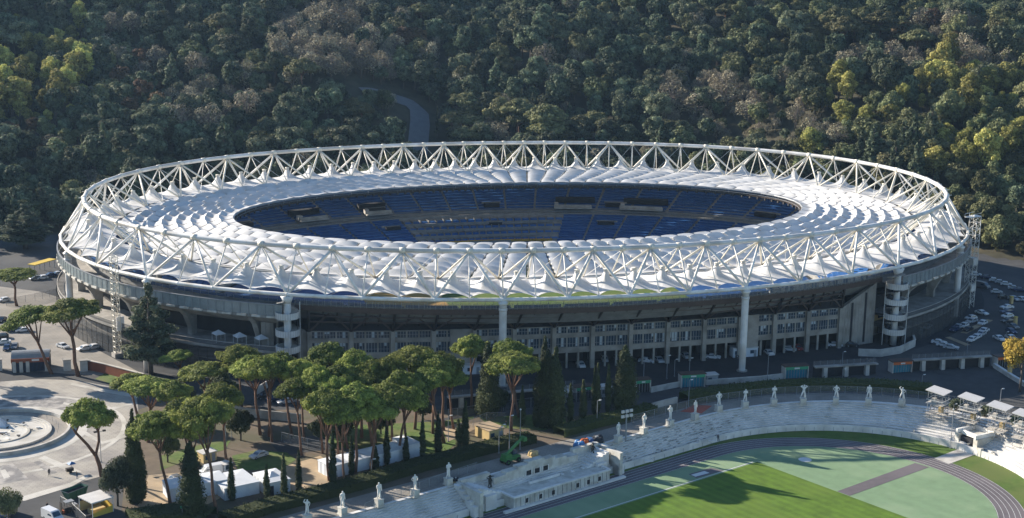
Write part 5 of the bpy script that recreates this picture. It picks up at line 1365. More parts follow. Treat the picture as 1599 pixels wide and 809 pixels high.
# ------------------------------------------------------------------ vehicles
def car_meshes(kind):
    L_, W, Hh = {'hatch': (3.9, 1.72, 1.5), 'saloon': (4.5, 1.78, 1.45), 'van': (5.2, 1.95, 2.3)}[kind]
    out = {}
    if kind == 'van': prof = [(-2.55, 0.4), (-2.6, 0.9), (-2.5, 1.15), (-1.9, 1.3), (-1.15, 2.15), (-0.8, 2.28), (2.5, 2.3), (2.6, 2.1), (2.6, 0.4)]
    elif kind == 'hatch': prof = [(-1.9, 0.32), (-1.95, 0.6), (-1.8, 0.8), (-0.95, 0.95), (-0.4, 1.4), (0.0, 1.48), (1.2, 1.45), (1.75, 1.0), (1.95, 0.85), (1.95, 0.32)]
    else: prof = [(-2.2, 0.32), (-2.25, 0.6), (-2.1, 0.8), (-1.0, 0.93), (-0.35, 1.36), (0.1, 1.43), (0.95, 1.4), (1.55, 1.0), (2.15, 0.95), (2.25, 0.8), (2.25, 0.32)]
    def shell(m):
        mb = MB(); n = len(prof); w = W / 2
        def wd(z): return w * (1.0 if z < 0.95 else 1 - 0.16 * (z - 0.95) / (Hh - 0.9) * (0.35 if kind == 'van' else 1))
        a = [(x, -wd(z), z) for x, z in prof]; b = [(x, wd(z), z) for x, z in prof]
        mb.strip([[*p] for p in zip(a, b)], m); mb.add(a, [tuple(range(n))], m); mb.add(b, [tuple(range(n - 1, -1, -1))], m); mb.quad(a[0], b[0], b[-1], a[-1], m)
        return mb.mesh('body')
    out['body'] = shell
    gl = MB(); w = W / 2
    zlo, zhi = (1.35, 2.0) if kind == 'van' else (0.98, 1.34)
    x0, x1 = {'van': (-1.0, 0.1), 'hatch': (-0.45, 1.35), 'saloon': (-0.4, 1.25)}[kind]
    for s in (-1, 1): gl.add([(x0 - 0.25, s * (w + 0.005), zlo), (x1 + 0.1, s * (w + 0.005), zlo), (x1 - 0.15, s * (w - 0.06), zhi), (x0 + 0.2, s * (w - 0.06), zhi)], [(0, 1, 2, 3)], 'glass')
    i = {'van': 3, 'hatch': 3, 'saloon': 3}[kind]; (xa, za), (xb, zb) = prof[i], prof[i + 1]
    gl.add([(xa - 0.02, -w + .12, za + .04), (xa - 0.02, w - .12, za + .04), (xb - 0.03, w - .22, zb), (xb - 0.03, -w + .22, zb)], [(0, 1, 2, 3)], 'glass')
    if kind != 'van':
        (xa, za), (xb, zb) = prof[-5 if kind == 'saloon' else -4], prof[-4 if kind == 'saloon' else -3]
        (xa, za), (xb, zb) = ((0.95, 1.4), (1.55, 1.0)) if kind == 'saloon' else ((1.2, 1.45), (1.75, 1.0))
        gl.add([(xa + .05, -w + .2, za - 0.02), (xa + .05, w - .2, za - 0.02), (xb + .04, w - .14, zb + .02), (xb + .04, -w + .14, zb + .02)], [(3, 2, 1, 0)], 'glass')
    out['glass'] = gl.mesh('window_glass')
    wh = MB(); wh.cyl((0, -0.1, 0), (0, 0.1, 0), 0.32, 0.32, 'rubber', 12); wh.cyl((0, -0.11, 0), (0, 0.11, 0), 0.18, 0.18, 'grey_metal', 8); out['wheel'] = wh.mesh('wheel')
    out['wx'] = (-L_ * 0.31, L_ * 0.3); out['wy'] = W / 2 - 0.08
    lp = MB()
    for s in (-1, 1): lp.box((prof[1][0] - 0.0, s * (w - 0.25), 0.68), (0.08, 0.34, 0.14), 'line_white'); lp.box((prof[-2][0] + 0.0, s * (w - 0.2), 0.78), (0.06, 0.26, 0.16), 'rust_red')
    out['lamps'] = lp.mesh('lamps')
    return out
CM = {k: car_meshes(k) for k in ('hatch', 'saloon', 'van')}
BODY = {}
cars = {}
def car(px, py, col, rz, lot, kind=None, z=0.0):
    kind = kind or random.choice(('hatch', 'saloon'))
    if (kind, col) not in BODY: BODY[(kind, col)] = CM[kind]['body']('car_' + col)
    b = G(px, py, z); c = CM[kind]
    o = thing('parked_car' if kind != 'van' else 'parked_van', '', 'car' if kind != 'van' else 'van', b, rz, 'vehicles parked ' + lot)
    link('body', BODY[(kind, col)], o); link('window_glass', c['glass'], o); link('lamps', c['lamps'], o)
    for x in c['wx']:
        for s in (-1, 1): link('wheel', c['wheel'], o, (x, s * c['wy'], 0.32))
    cars.setdefault((lot, col, kind == 'van'), []).append(o)
random.seed(5)
lot = 'on the sunlit forecourt left of the stadium'
for px, py, col, rz, kd in ((36, 518, 'white', 0.2, None), (22, 518, 'dark blue', 0.2, None), (3, 528, 'black', 0.1, None), (5, 537, 'white', 0.1, None), (11, 546, 'dark blue', 1.5, None), (23, 544, 'grey', 1.5, None), (98, 543, 'white', 2.2, 'saloon'), (131, 547, 'white', 0.5, 'hatch'), (145, 545, 'silver', 0.5, None), (66, 436, 'white', 0.4, None), (78, 432, 'dark blue', 0.4, None), (89, 430, 'silver', 0.4, None), (6, 471, 'white', 0.5, None), (3, 502, 'black', 1.3, None), (55, 437, 'grey', 0.4, None)):
    car(px, py, col, rz, lot, kd)
lot = 'under the arcade of the stadium front'
for px, py, col, rz in ((907, 573, 'white', 1.6), (944, 564, 'silver', 1.4), (963, 561, 'dark blue', 1.6), (1009, 566, 'white', 2.7), (1029, 565, 'silver', 1.6), (1071, 559, 'white', 1.6), (1113, 560, 'white', 2.7), (1201, 554, 'white', 1.6), (1233, 548, 'silver', 2.7), (1246, 546, 'red', 1.6), (1303, 541, 'white', 2.9), (1330, 541, 'black', 2.9), (619, 588, 'white', 1.5), (985, 569, 'black', 1.5), (1150, 557, 'black', 1.6)):
    car(px, py, col, rz, lot)
lot = 'in the shaded car park at right'
for px, py, col, rz in ((1524, 431, 'white', 2.6), (1553, 440, 'white', 2.6), (1562, 443, 'silver', 2.6), (1571, 446, 'white', 2.6), (1584, 452, 'silver', 2.6), (1593, 455, 'dark blue', 2.6), (1541, 435, 'dark blue', 2.6), (1556, 458, 'silver', 2.7), (1567, 466, 'black', 2.7), (1583, 469, 'silver', 1.8), (1572, 482, 'white', 0.1), (1572, 489, 'dark blue', 0.1), (1573, 496, 'white', 0.1), (1574, 504, 'black', 0.1), (1533, 491, 'white', 1.9), (1516, 499, 'white', 0.2), (1534, 507, 'white', 0.6), (1496, 513, 'silver', 0.6), (1505, 511, 'white', 0.6), (1517, 504, 'silver', 0.4), (1536, 519, 'white', 0.6), (1532, 524, 'silver', 0.6), (1524, 529, 'white', 0.6), (1517, 533, 'white', 0.6), (1466, 537, 'white', 2.5), (1474, 541, 'white', 2.5), (1485, 545, 'silver', 2.5), (1560, 531, 'white', 1.6), (1579, 530, 'white', 1.6), (1579, 520, 'dark blue', 1.6), (1448, 513, 'silver', 0.8), (1511, 517, 'black', 0.6), (1596, 470, 'white', 1.8), (1490, 517, 'dark blue', 0.6), (1582, 512, 'grey', 1.6)):
    car(px, py, col, rz, lot)
car(1534, 450, 'grey', 2.0, lot, 'van')
lot = 'on the grove roads before the stadium'
for px, py, col, rz, kd in ((328, 741, 'white', 0.3, 'van'), (272, 752, 'grey', 0.5, None), (430, 625, 'dark blue', 0.3, None), (446, 630, 'silver', 0.3, None), (412, 622, 'black', 0.3, None), (404, 714, 'silver', 0.6, None)):
    car(px, py, col, rz, lot, kd)
car(82, 812, 'white', 2.2, 'on the service road at the lower left', 'van'); car(11, 806, 'dark blue', 1.4, 'on the service road at the lower left', 'van')
car(722, 219, 'white', 1.2, 'behind the far rim of the stadium', None, 6.0) if False else None
for (lot, col, van), l in cars.items():
    w = 'van' if van else 'car'
    order_labels(l, '%s %s, {} of those %s' % (col, w, lot), '%s %s, the only such one %s' % (col, w, lot))

# ------------------------------------------------------------------ marquees
def marquee(px, py, w, d, h, rz, label, bays=1, gable=True, door=False):
    """front-left ground corner at the pixel; w along the front"""
    b = G(px, py) + np.array([-math.sin(rz), math.cos(rz), 0]) * 2.0; o = thing('marquee', label, 'marquee', b, rz)
    mb = MB()
    for (x0, y0, x1, y1) in ((0, 0, w, 0), (w, 0, w, d), (w, d, 0, d), (0, d, 0, 0)):
        n = max(2, int(math.hypot(x1 - x0, y1 - y0) / 0.8))
        for k in range(n):      # cloth walls with a slight belly between the poles
            f0, f1 = k / n, (k + 1) / n; bl = 0.05 if k % 2 else -0.05; nx_, ny_ = (y1 - y0), -(x1 - x0); q = math.hypot(nx_, ny_)
            p0 = (x0 + (x1 - x0) * f0 + nx_ / q * bl, y0 + (y1 - y0) * f0 + ny_ / q * bl); p1 = (x0 + (x1 - x0) * f1 - nx_ / q * bl, y0 + (y1 - y0) * f1 - ny_ / q * bl)
            mb.quad((*p0, 0.02), (*p1, 0.02), (*p1, h), (*p0, h), 'tent_white')
    mb.build('side_wall', o)
    mb = MB(); bw = w / bays; e = 0.15
    for k in range(bays):
        x0, x1 = k * bw, (k + 1) * bw
        ring_ = [(x0 - (e if k == 0 else 0), -e, h), (x1 + (e if k == bays - 1 else 0), -e, h), (x1 + (e if k == bays - 1 else 0), d + e, h), (x0 - (e if k == 0 else 0), d + e, h)]
        ap = ((x0 + x1) / 2, d / 2, h + (1.1 if gable else 0.35))
        if gable:
            mid = [tuple(np.array(p) * 0.45 + np.array(ap) * 0.55 - np.array((0, 0, 0.28))) for p in ring_]
            mb.strip([ring_, mid], 'tent_white', True); mb.add(mid + [ap], [(0, 1, 4), (1, 2, 4), (2, 3, 4), (3, 0, 4)], 'tent_white')
        else: mb.add(ring_ + [ap], [(0, 1, 4), (1, 2, 4), (2, 3, 4), (3, 0, 4)], 'tent_white')
        mb.bar(ring_[0], ring_[1], 0.06, 0.25, 'tent_white')
    mb.build('roof', o)
    if door: mb = MB(); mb.box((0.9, -0.08, 1.1), (1.1, 0.06, 2.2), 'dark_void'); mb.build('door', o)
a0 = math.radians(20)
marquee(271, 790, 12.5, 6.0, 3.0, math.radians(15), 'white marquee with a flat roof nearest the lower left corner, behind the broad cypress', 2, False)
marquee(357, 787, 8.0, 9.0, 2.7, a0, 'low white marquee with a wide flat roof between the slim cypresses', 1, False)
marquee(424, 780, 5.4, 7.5, 2.9, a0, 'white marquee with a dark door and a peaked roof beside the sandy path', 1, True, True)
marquee(524, 752, 5.0, 5.5, 2.8, math.radians(24.5), 'white peaked marquee at the left end of the row below the middle pines', 1)
r0 = G(524, 752); r1 = G(656, 718); dv = (r1 - r0) / np.linalg.norm(r1 - r0)
for k, w in enumerate(('second', 'third', 'fourth')):
    q = r0 + dv * (5.2 * (k + 1)); x, y = proj(q); marquee(x, y, 5.0, 5.5, 2.8, math.radians(24.5), 'white peaked marquee, %s from left in the row below the middle pines' % w, 1)
q = r0 + dv * 20.8; x, y = proj(q); marquee(x, y, 3.4, 6.5, 3.3, math.radians(24.5), 'tallest white marquee at the right end of the row below the middle pines', 1)
# stall with yellow sides
o = thing('market_stall', 'open stall with a flat whitish roof and yellow side sheets beside the service road', 'stall', G(150, 807), math.radians(33))
mb = MB()
mb.box((1.6, 2.4, 3.25), (5.2, 5.4, 0.18), 'roof_tin'); mb.build('roof', o); mb = MB()
for x in (-0.8, 4.0):
    for y in (-0.1, 4.9): mb.cyl((x, y, 0), (x, y, 3.2), 0.08, 0.08, 'line_white', 6)
    mb.bar((x, -0.1, 3.05), (x, 4.9, 3.05), 0.12, 0.12, 'line_white')
for y in (-0.1, 4.9): mb.bar((-0.8, y, 3.05), (4.0, y, 3.05), 0.12, 0.12, 'line_white')
mb.build('frame', o); mb = MB()
mb.quad((-0.8, -0.1, 0), (4.0, -0.1, 0), (4.0, -0.1, 1.5), (-0.8, -0.1, 0.9), 'yellow'); mb.quad((4.0, -0.1, 0), (4.0, 4.9, 0), (4.0, 4.9, 2.6), (4.0, -0.1, 1.5), 'yellow'); mb.quad((-0.8, 4.9, 0), (4.0, 4.9, 0), (4.0, 4.9, 2.2), (-0.8, 4.9, 2.2), 'ochre'); mb.box((1.5, 2.2, 0.5), (3.0, 2.0, 1.0), 'ochre'); mb.build('side_sheet', o)
# gazebos on the gallery
gz = []
for i in (43.1, 42.8, 42.5):
    c = ring(i, 5.5, 8.32); o = thing('gazebo', '', 'gazebo', c, 0.4, 'gazebos on the gallery beside the left stair tower')
    mb = MB()
    for a in (-1, 1):
        for b in (-1, 1): mb.cyl((a * 1.3, b * 1.3, 0), (a * 1.3, b * 1.3, 2.3), 0.06, 0.06, 'line_white', 5)
        mb.bar((a * 1.36, -1.36, 2.2), (a * 1.36, 1.36, 2.2), 0.14, 0.14, 'line_white'); mb.bar((-1.36, a * 1.36, 2.2), (1.36, a * 1.36, 2.2), 0.14, 0.14, 'line_white')
    mb.build('frame', o); mb = MB(); mb.add([(-1.45, -1.45, 2.3), (1.45, -1.45, 2.3), (1.45, 1.45, 2.3), (-1.45, 1.45, 2.3), (0, 0, 3.3)], [(0, 1, 4), (1, 2, 4), (2, 3, 4), (3, 0, 4)], 'tent_white'); mb.build('canopy', o); gz.append(o)
order_labels(gz, 'small white gazebo on the gallery beside the left stair tower, {} of three')

# ------------------------------------------------------------------ boundary wall, gates
def wall_run(name, pts, h, w, m, label, cat='wall', cap=None):
    mb = MB(); pts = [np.array([p[0], p[1], 0.0]) for p in pts]
    L_, R_ = ribbon(pts, w / 2, -w / 2, 0); lift = lambda l, z: [(p[0], p[1], z) for p in l]
    mb.strip([lift(L_, 0), lift(L_, h), lift(R_, h), lift(R_, 0)], m)
    mb.add([L_[0], R_[0], (*R_[0][:2], h), (*L_[0][:2], h)], [(0, 1, 2, 3)], m); mb.add([L_[-1], R_[-1], (*R_[-1][:2], h), (*L_[-1][:2], h)], [(3, 2, 1, 0)], m)
    if cap:
        A, B = ribbon(pts, w / 2 + .08, -w / 2 - .08, 0); mb.strip([lift(A, h - .02), lift(A, h + .15), lift(B, h + .15), lift(B, h - .02), lift(A, h - .02)], cap)
    return tag(mb.build(name), label, cat)
wall_run('low_wall', Gs([(1016, 613), (1045, 607), (1062, 604)]), 1.3, 0.5, 'pale_concrete', 'low pale wall curving between the left and middle teal gates', cap='pale_concrete')
wall_run('low_wall', Gs([(1102, 601), (1150, 598), (1190, 595), (1224, 591)]), 1.3, 0.5, 'pale_concrete', 'long low pale wall between the two teal gates', cap='pale_concrete')
wall_run('low_wall', Gs([(1552, 574), (1580, 592), (1620, 616)]), 1.2, 0.6, 'pale_concrete', 'low white wall slanting to the right edge below the golden tree', cap='line_white')
wall_run('boundary_wall', Gs([(137, 577), (165, 583), (195, 591), (225, 599)]), 2.6, 0.6, 'rust_red', 'reddish boundary wall behind the small corner lawn', cap='pale_concrete')
wall_run('boundary_wall', Gs([(225, 599), (300, 626), (380, 650), (470, 660)]), 2.2, 0.4, 'concrete', 'grey boundary wall behind the left pines of the grove')
wall_run('ramp_wall', Gs([(1018, 639), (1040, 633), (1057, 629)]), 1.6, 0.5, 'pale_concrete', 'short pale ramp wall behind the third statue near the hedge')
wall_run('ramp_wall', [(c[0], c[1]) for c in Gs([(1340, 556), (1375, 557), (1405, 552), (1428, 541), (1425, 532)])], 2.0, 0.5, 'pale_concrete', 'curved pale wall round the foot of the right stair tower', cap='pale_concrete')
wall_run('low_wall', Gs([(398, 618), (420, 604), (432, 590)]), 2.0, 0.3, 'pale_concrete', 'pale wall slanting up behind the left pines to the stair tower')
# buttressed wall at right
def buttress_wall(x0, x1, py0, py1, n, label):
    a = G(x0, py0); b = G(x1, py1); o = thing('buttress_wall', label, 'wall', a, math.atan2(b[1] - a[1], b[0] - a[0])); l = np.linalg.norm(b - a)
    mb = MB(); mb.box((l / 2, 1.2, 1.5), (l, 0.3, 3.0), 'dark_void'); mb.box((l / 2, 0.6, 3.1), (l, 1.6, 0.35), 'concrete'); mb.build('deck', o)
    for k in range(n):
        mb = MB(); x = l * (k + 0.5) / n; mb.add([(x - .55, -0.3, 0), (x + .55, -0.3, 0), (x + .55, 1, 0), (x - .55, 1, 0), (x - .55, -0.1, 3), (x + .55, -0.1, 3), (x + .55, 1, 3), (x - .55, 1, 3)], [(0, 1, 5, 4), (1, 2, 6, 5), (3, 0, 4, 7), (4, 5, 6, 7)], 'pale_concrete'); mb.build('buttress', o)
    mb = MB(); mb.quad((0, 1.0, 3.3), (l, 1.0, 3.3), (l, 1.0, 4.6), (0, 1.0, 4.6), 'wire')
    for k in range(int(l / 2) + 1): mb.cyl((min(l, k * 2), 1.0, 3.2), (min(l, k * 2), 1.0, 4.7), 0.04, 0.04, 'grey_metal', 4)
    mb.build('railing', o)
buttress_wall(1272, 1370, 591, 585, 3, 'dark boundary wall with three pale buttresses right of the middle teal gate')
buttress_wall(1426, 1548, 580, 573, 4, 'dark boundary wall with four pale buttresses right of the left orange gate')
buttress_wall(700, 900, 640, 622, 5, 'shadowed boundary wall with pale buttresses behind the tall cypresses')
# gates with coloured fascia
def gate(x0, x1, y0, y1, h, fascia, door, label):
    a = G(x0, y0); b = G(x1, y1); o = thing('turnstile_gate', label, 'gate', a, math.atan2(b[1] - a[1], b[0] - a[0])); l = np.linalg.norm(b - a)
    mb = MB(); mb.box((0.15, 1.2, h / 2), (0.3, 2.6, h), 'pale_concrete'); mb.box((l - .15, 1.2, h / 2), (0.3, 2.6, h), 'pale_concrete'); mb.box((l / 2, 1.2, h + .1), (l + .4, 2.8, 0.25), 'brown_steel'); mb.build('frame', o)
    mb = MB(); mb.box((l / 2, -0.12, h - 0.45), (l - .4, 0.12, 0.75), fascia); mb.box((l / 2, -0.2, h - 0.45), (l * 0.22, 0.03, 0.4), 'line_white'); mb.build('sign', o)
    mb = MB(); mb.box((l / 2, 0.5, (h - 1.0) / 2), (l - .6, 0.12, h - 1.0), door)
    for k in range(int(l / 0.8)): mb.box((0.5 + k * 0.8, 0.4, (h - 1) / 2), (0.1, 0.1, h - 1.0), 'grey_metal')
    mb.build('shutter', o)
gate(1063, 1101, 606, 604, 3.6, 'sign_green', 'teal', 'teal gate with a green sign left of the second big column')
gate(1225, 1262, 592, 590, 3.4, 'sign_green', 'teal', 'teal gate with a green sign right of the second big column')
gate(992, 1016, 614, 612, 3.4, 'sign_green', 'dark_void', 'open dark gate with a green sign beside the broad lone cypress')
gate(899, 925, 625, 622, 3.3, 'sign_green', 'dark_void', 'dark gate with a green sign behind the slim cypresses')
gate(1393, 1424, 583, 581, 3.2, 'orange', 'teal', 'gate with an orange sign below the right stair tower')
gate(1556, 1583, 575, 573, 3.2, 'orange', 'dark_void', 'gate with an orange sign under the golden tree')
# entrance building, left
o = thing('turnstile_building', 'low turnstile building with a grey vaulted roof, red fascia and blue grilles on the left', 'building', G(18, 582), math.atan2(*(G(78, 579) - G(18, 582))[[1, 0]]))
l = float(np.linalg.norm(G(78, 579) - G(18, 582)))
mb = MB(); n = 10
rows = [[(x + (0.4 - 0.8 * (x > 1)) * 0, 0.2 + 6.2 * k / n, 3.7 + 1.5 * math.sin(PI * k / n)) for x in (0, l)] for k in range(n + 1)]
mb.strip(rows, 'grey_metal'); 
for x in (0, l): mb.add([(x, r[0][1], r[0][2]) for r in rows], [tuple(range(n + 1))], 'pale_concrete')
mb.build('roof', o); mb = MB(); mb.box((l / 2, 0.1, 3.2), (l, 0.4, 1.1), 'rust_red'); mb.box((l * 0.64, -0.12, 3.3), (1.9, 0.06, 0.55), 'line_white'); mb.build('fascia', o)
mb = MB(); mb.box((l / 2, 3.2, 1.6), (l - .2, 5.8, 3.2), 'dark_void'); mb.build('wall', o)
for k, x in enumerate((0.8, 2.6, 4.3, l - 0.8)): mb = MB(); mb.box((x, 0, 1.5), (0.9, 0.7, 3.0), 'pale_concrete'); mb.build('pillar', o)
mb = MB()
for k in range(int(l / 0.35)): mb.box((0.2 + 0.35 * k, 0.15, 1.4), (0.06, 0.06, 2.7), 'cloth_blue')
tag(mb.build('grille_bar', o), kind='stuff')
for x0, y0, lab in ((-8, 584, 'pale block beside the turnstile building at the left edge'), (100, 584, 'pale concrete gate block behind the left pine trunk'), (126, 585, 'pale concrete gate block behind the right pine trunk')):
    o = thing('gate_block', lab, 'pillar', G(x0, y0 - 4), 0.05); mb = MB(); mb.box((0.9, 1, 1.5), (2.0, 1.6, 3.0), 'pale_concrete'); mb.build('block', o); mb = MB(); mb.box((0.9, 1, 3.08), (2.3, 1.9, 0.16), 'concrete'); mb.build('capstone', o)
# white site cabin by the second column; small kiosks
def cabin(px, py, w, d, h, rz, wallm, label, roof='roof_tin'):
    o = thing('site_cabin', label, 'cabin', G(px, py), rz); mb = MB(); mb.box((w / 2, d / 2, h / 2), (w, d, h), wallm); mb.build('wall', o); mb = MB(); mb.box((w / 2, d / 2, h + .08), (w + .4, d + .4, 0.16), roof); mb.build('roof', o)
    for k in range(max(1, int(w / 2.4))): mb = MB(); mb.box((1.0 + 2.4 * k, -0.02, h * 0.55), (1.1, 0.08, 1.0), 'glass'); mb.build('window', o)
    mb = MB(); mb.box((w - 0.8, -0.02, 1.0), (0.85, 0.08, 2.0), 'grey_metal'); mb.build('door', o)
cabin(1145, 559, 7.6, 3.0, 2.7, 0.03, 'tent_white', 'white site cabin standing behind the second big column')
cabin(938, 621, 3.0, 2.5, 2.8, 0, 'tent_white', 'white cabin half hidden behind the broad lone cypress')
cabin(1103, 601, 3.4, 2.4, 2.6, 0.05, 'grey_metal', 'grey kiosk with a pale roof right of the left teal gate')
cabin(870, 630, 4.2, 2.5, 2.8, 0.05, 'tent_white', 'white cabin behind the cypress pair right of the pines')
cabin(714, 586, 6.6, 2.6, 2.6, 0.0, 'tent_white', 'white cabin under the facade behind the tallest thin pine')
cabin(318, 724, 3.4, 2.6, 2.2, 0.5, 'ochre', 'small tan cabin with a pale roof on the sandy ground')
cabin(350, 737, 2.2, 2.2, 1.5, 0.6, 'tent_white', 'small white box unit on the sandy ground behind the flat marquee')
cabin(764, 690, 4.4, 5.5, 2.6, 0.45, 'ochre', 'cabin with a bright sandy roof in the clearing right of the pines', 'sand')
# yellow flat canopy on the left forecourt
o = thing('bus_shelter', 'shelter with a long yellow flat roof on the left forecourt', 'shelter', G(56, 427), math.radians(52)); mb = MB(); mb.box((5, 1.5, 3.0), (11, 3.2, 0.25), 'yellow'); mb.build('roof', o); mb = MB()
for x in (0, 5, 10): mb.cyl((x, 0.4, 0), (x, 0.4, 3), 0.1, 0.1, 'grey_metal', 6); mb.cyl((x, 2.6, 0), (x, 2.6, 3), 0.1, 0.1, 'grey_metal', 6)
mb.build('post', o)
# hanging banner sign on the pale column at left
o = thing('banner_sign', 'white square sign with a green round mark on a pale pylon beside the cedar', 'sign', G(229, 581), 0.25)
mb = MB(); mb.cyl((0, 0, 0), (0, 0, 8.5), 0.75, 0.7, 'ring_steel', 12); mb.build('pylon', o, True)
mb = MB(); mb.box((-0.9, -0.9, 5.6), (2.0, 0.12, 3.4), 'line_white'); mb.build('board', o); mb = MB(); mb.cyl((-0.9, -0.97, 5.9), (-0.9, -1.0, 5.9), 0.75, 0.75, 'sign_green', 20); mb.cyl((-0.9, -0.99, 5.9), (-0.9, -1.02, 5.9), 0.5, 0.5, 'marble_old', 18); mb.build('emblem', o)

# ------------------------------------------------------------------ lattice mast, lift scaffold, white-roofed towers
def lattice(mb, c, w, z0, z1, step, r, m, rz=0.0):
    cs, sn = math.cos(rz), math.sin(rz)
    P = [(c[0] + (x * cs - y * sn) * w / 2, c[1] + (x * sn + y * cs) * w / 2) for x, y in ((-1, -1), (1, -1), (1, 1), (-1, 1))]
    for p in P: mb.cyl((*p, z0), (*p, z1), r, r, m, 5, False)
    n = int((z1 - z0) / step)
    for k in range(n):
        za = z0 + (z1 - z0) * k / n; zb = z0 + (z1 - z0) * (k + 1) / n
        for q in range(4):
            a, b = P[q], P[(q + 1) % 4]; mb.cyl((*a, zb), (*b, zb), r * 0.6, r * 0.6, m, 4, False); mb.cyl((*(a if k % 2 else b), za), (*(b if k % 2 else a), zb), r * 0.6, r * 0.6, m, 4, False)
b = G(184, 557)
o = thing('lattice_mast', 'pale steel lattice mast standing against the sunlit left end of the stadium', 'mast', b, 0.4); mb = MB(); lattice(mb, (0, 0), 1.7, 0, 29, 1.5, 0.1, 'cream_steel'); mb.build('lattice', o); mb = MB(); mb.box((0, 0, 0.6), (2.6, 2.6, 1.2), 'concrete'); mb.build('footing', o); mb = MB(); mb.box((1.2, 0, 9.5), (2.2, 0.3, 4.0), 'tent_white'); mb.build('panel', o)
b = ring(16.15, 9.5, 0)
o = thing('lift_scaffold', 'white scaffold hoist beside the rightmost big column', 'scaffold', b, 0.5); mb = MB(); lattice(mb, (0, 0), 2.6, 0, 30.5, 2.0, 0.11, 'white_steel'); mb.build('lattice', o); mb = MB()
mb.box((-1.6, 0, 30.6), (5.8, 2.6, 0.18), 'white_steel')
for a in (-1.3, 1.3): mb.cyl((-4.4, a, 31.6), (1.3, a, 31.6), 0.07, 0.07, 'white_steel', 5); mb.cyl((-4.4, a, 30.6), (-4.4, a, 31.6), 0.06, 0.06, 'white_steel', 5); mb.cyl((-1.5, a, 30.6), (-1.5, a, 31.6), 0.06, 0.06, 'white_steel', 5)
mb.build('top_platform', o)
for z in (6.5, 15.5): mb = MB(); mb.box((0.6, 0, z), (2.6, 2.4, 2.2), 'roof_tin'); mb.build('cage', o)
tw = []
for px, py in ((1463, 652), (1513, 663), (1558, 677), (1598, 690)):
    b = G(px, py, -0.5); o = thing('scaffold_tower', '', 'scaffold', b, math.radians(35), 'scaffold towers with white roofs on the grandstand'); tw.append(o)
    mb = MB()
    for x in (-1.9, 0, 1.9):
        for y in (-1.9, 0, 1.9): 
            if x or y: mb.cyl((x, y, -2), (x, y, 7.0), 0.06, 0.06, 'grey_metal', 5, False)
    for z in (1.0, 2.4, 4.6, 6.6):
        for y in (-1.9, 0, 1.9): mb.cyl((-1.9, y, z), (1.9, y, z), 0.045, 0.045, 'grey_metal', 4, False); mb.cyl((y, -1.9, z), (y, 1.9, z), 0.045, 0.045, 'grey_metal', 4, False)
    for s in (-1.9, 1.9): mb.cyl((-1.9, s, 0), (1.9, s, 4.6), 0.04, 0.04, 'grey_metal', 4, False); mb.cyl((s, -1.9, 4.6), (s, 1.9, 0), 0.04, 0.04, 'grey_metal', 4, False)
    mb.build('frame', o)
    for z in (1.2, 4.0): 
        mb = MB(); mb.box((0, 0, z), (4.6, 4.6, 0.14), 'pale_concrete'); 
        for s in (-2.2, 2.2): mb.box((0, s, z + 0.95), (4.4, 0.06, 0.12), 'line_white'); mb.box((s, 0, z + 0.95), (0.06, 4.4, 0.12), 'line_white')
        mb.build('deck', o)
    mb = MB(); mb.add([(-2.5, -2.5, 6.8), (2.5, -2.5, 6.8), (2.5, 2.5, 7.3), (-2.5, 2.5, 7.3), (-2.5, -2.5, 7.0), (2.5, -2.5, 7.0), (2.5, 2.5, 7.5), (-2.5, 2.5, 7.5)], [(3, 2, 1, 0), (4, 5, 6, 7), (0, 1, 5, 4), (1, 2, 6, 5), (2, 3, 7, 6), (3, 0, 4, 7)], 'roof_tin'); mb.build('roof', o)
    mb = MB(); mb.box((0.8, -0.6, 2.0), (1.2, 1.0, 1.4), 'ochre'); mb.box((-0.9, 0.7, 4.7), (1.0, 1.0, 1.2), 'pale_concrete'); mb.build('equipment', o)
order_labels(tw, 'scaffold tower with a tilted white roof on the grandstand rim, {} of four')

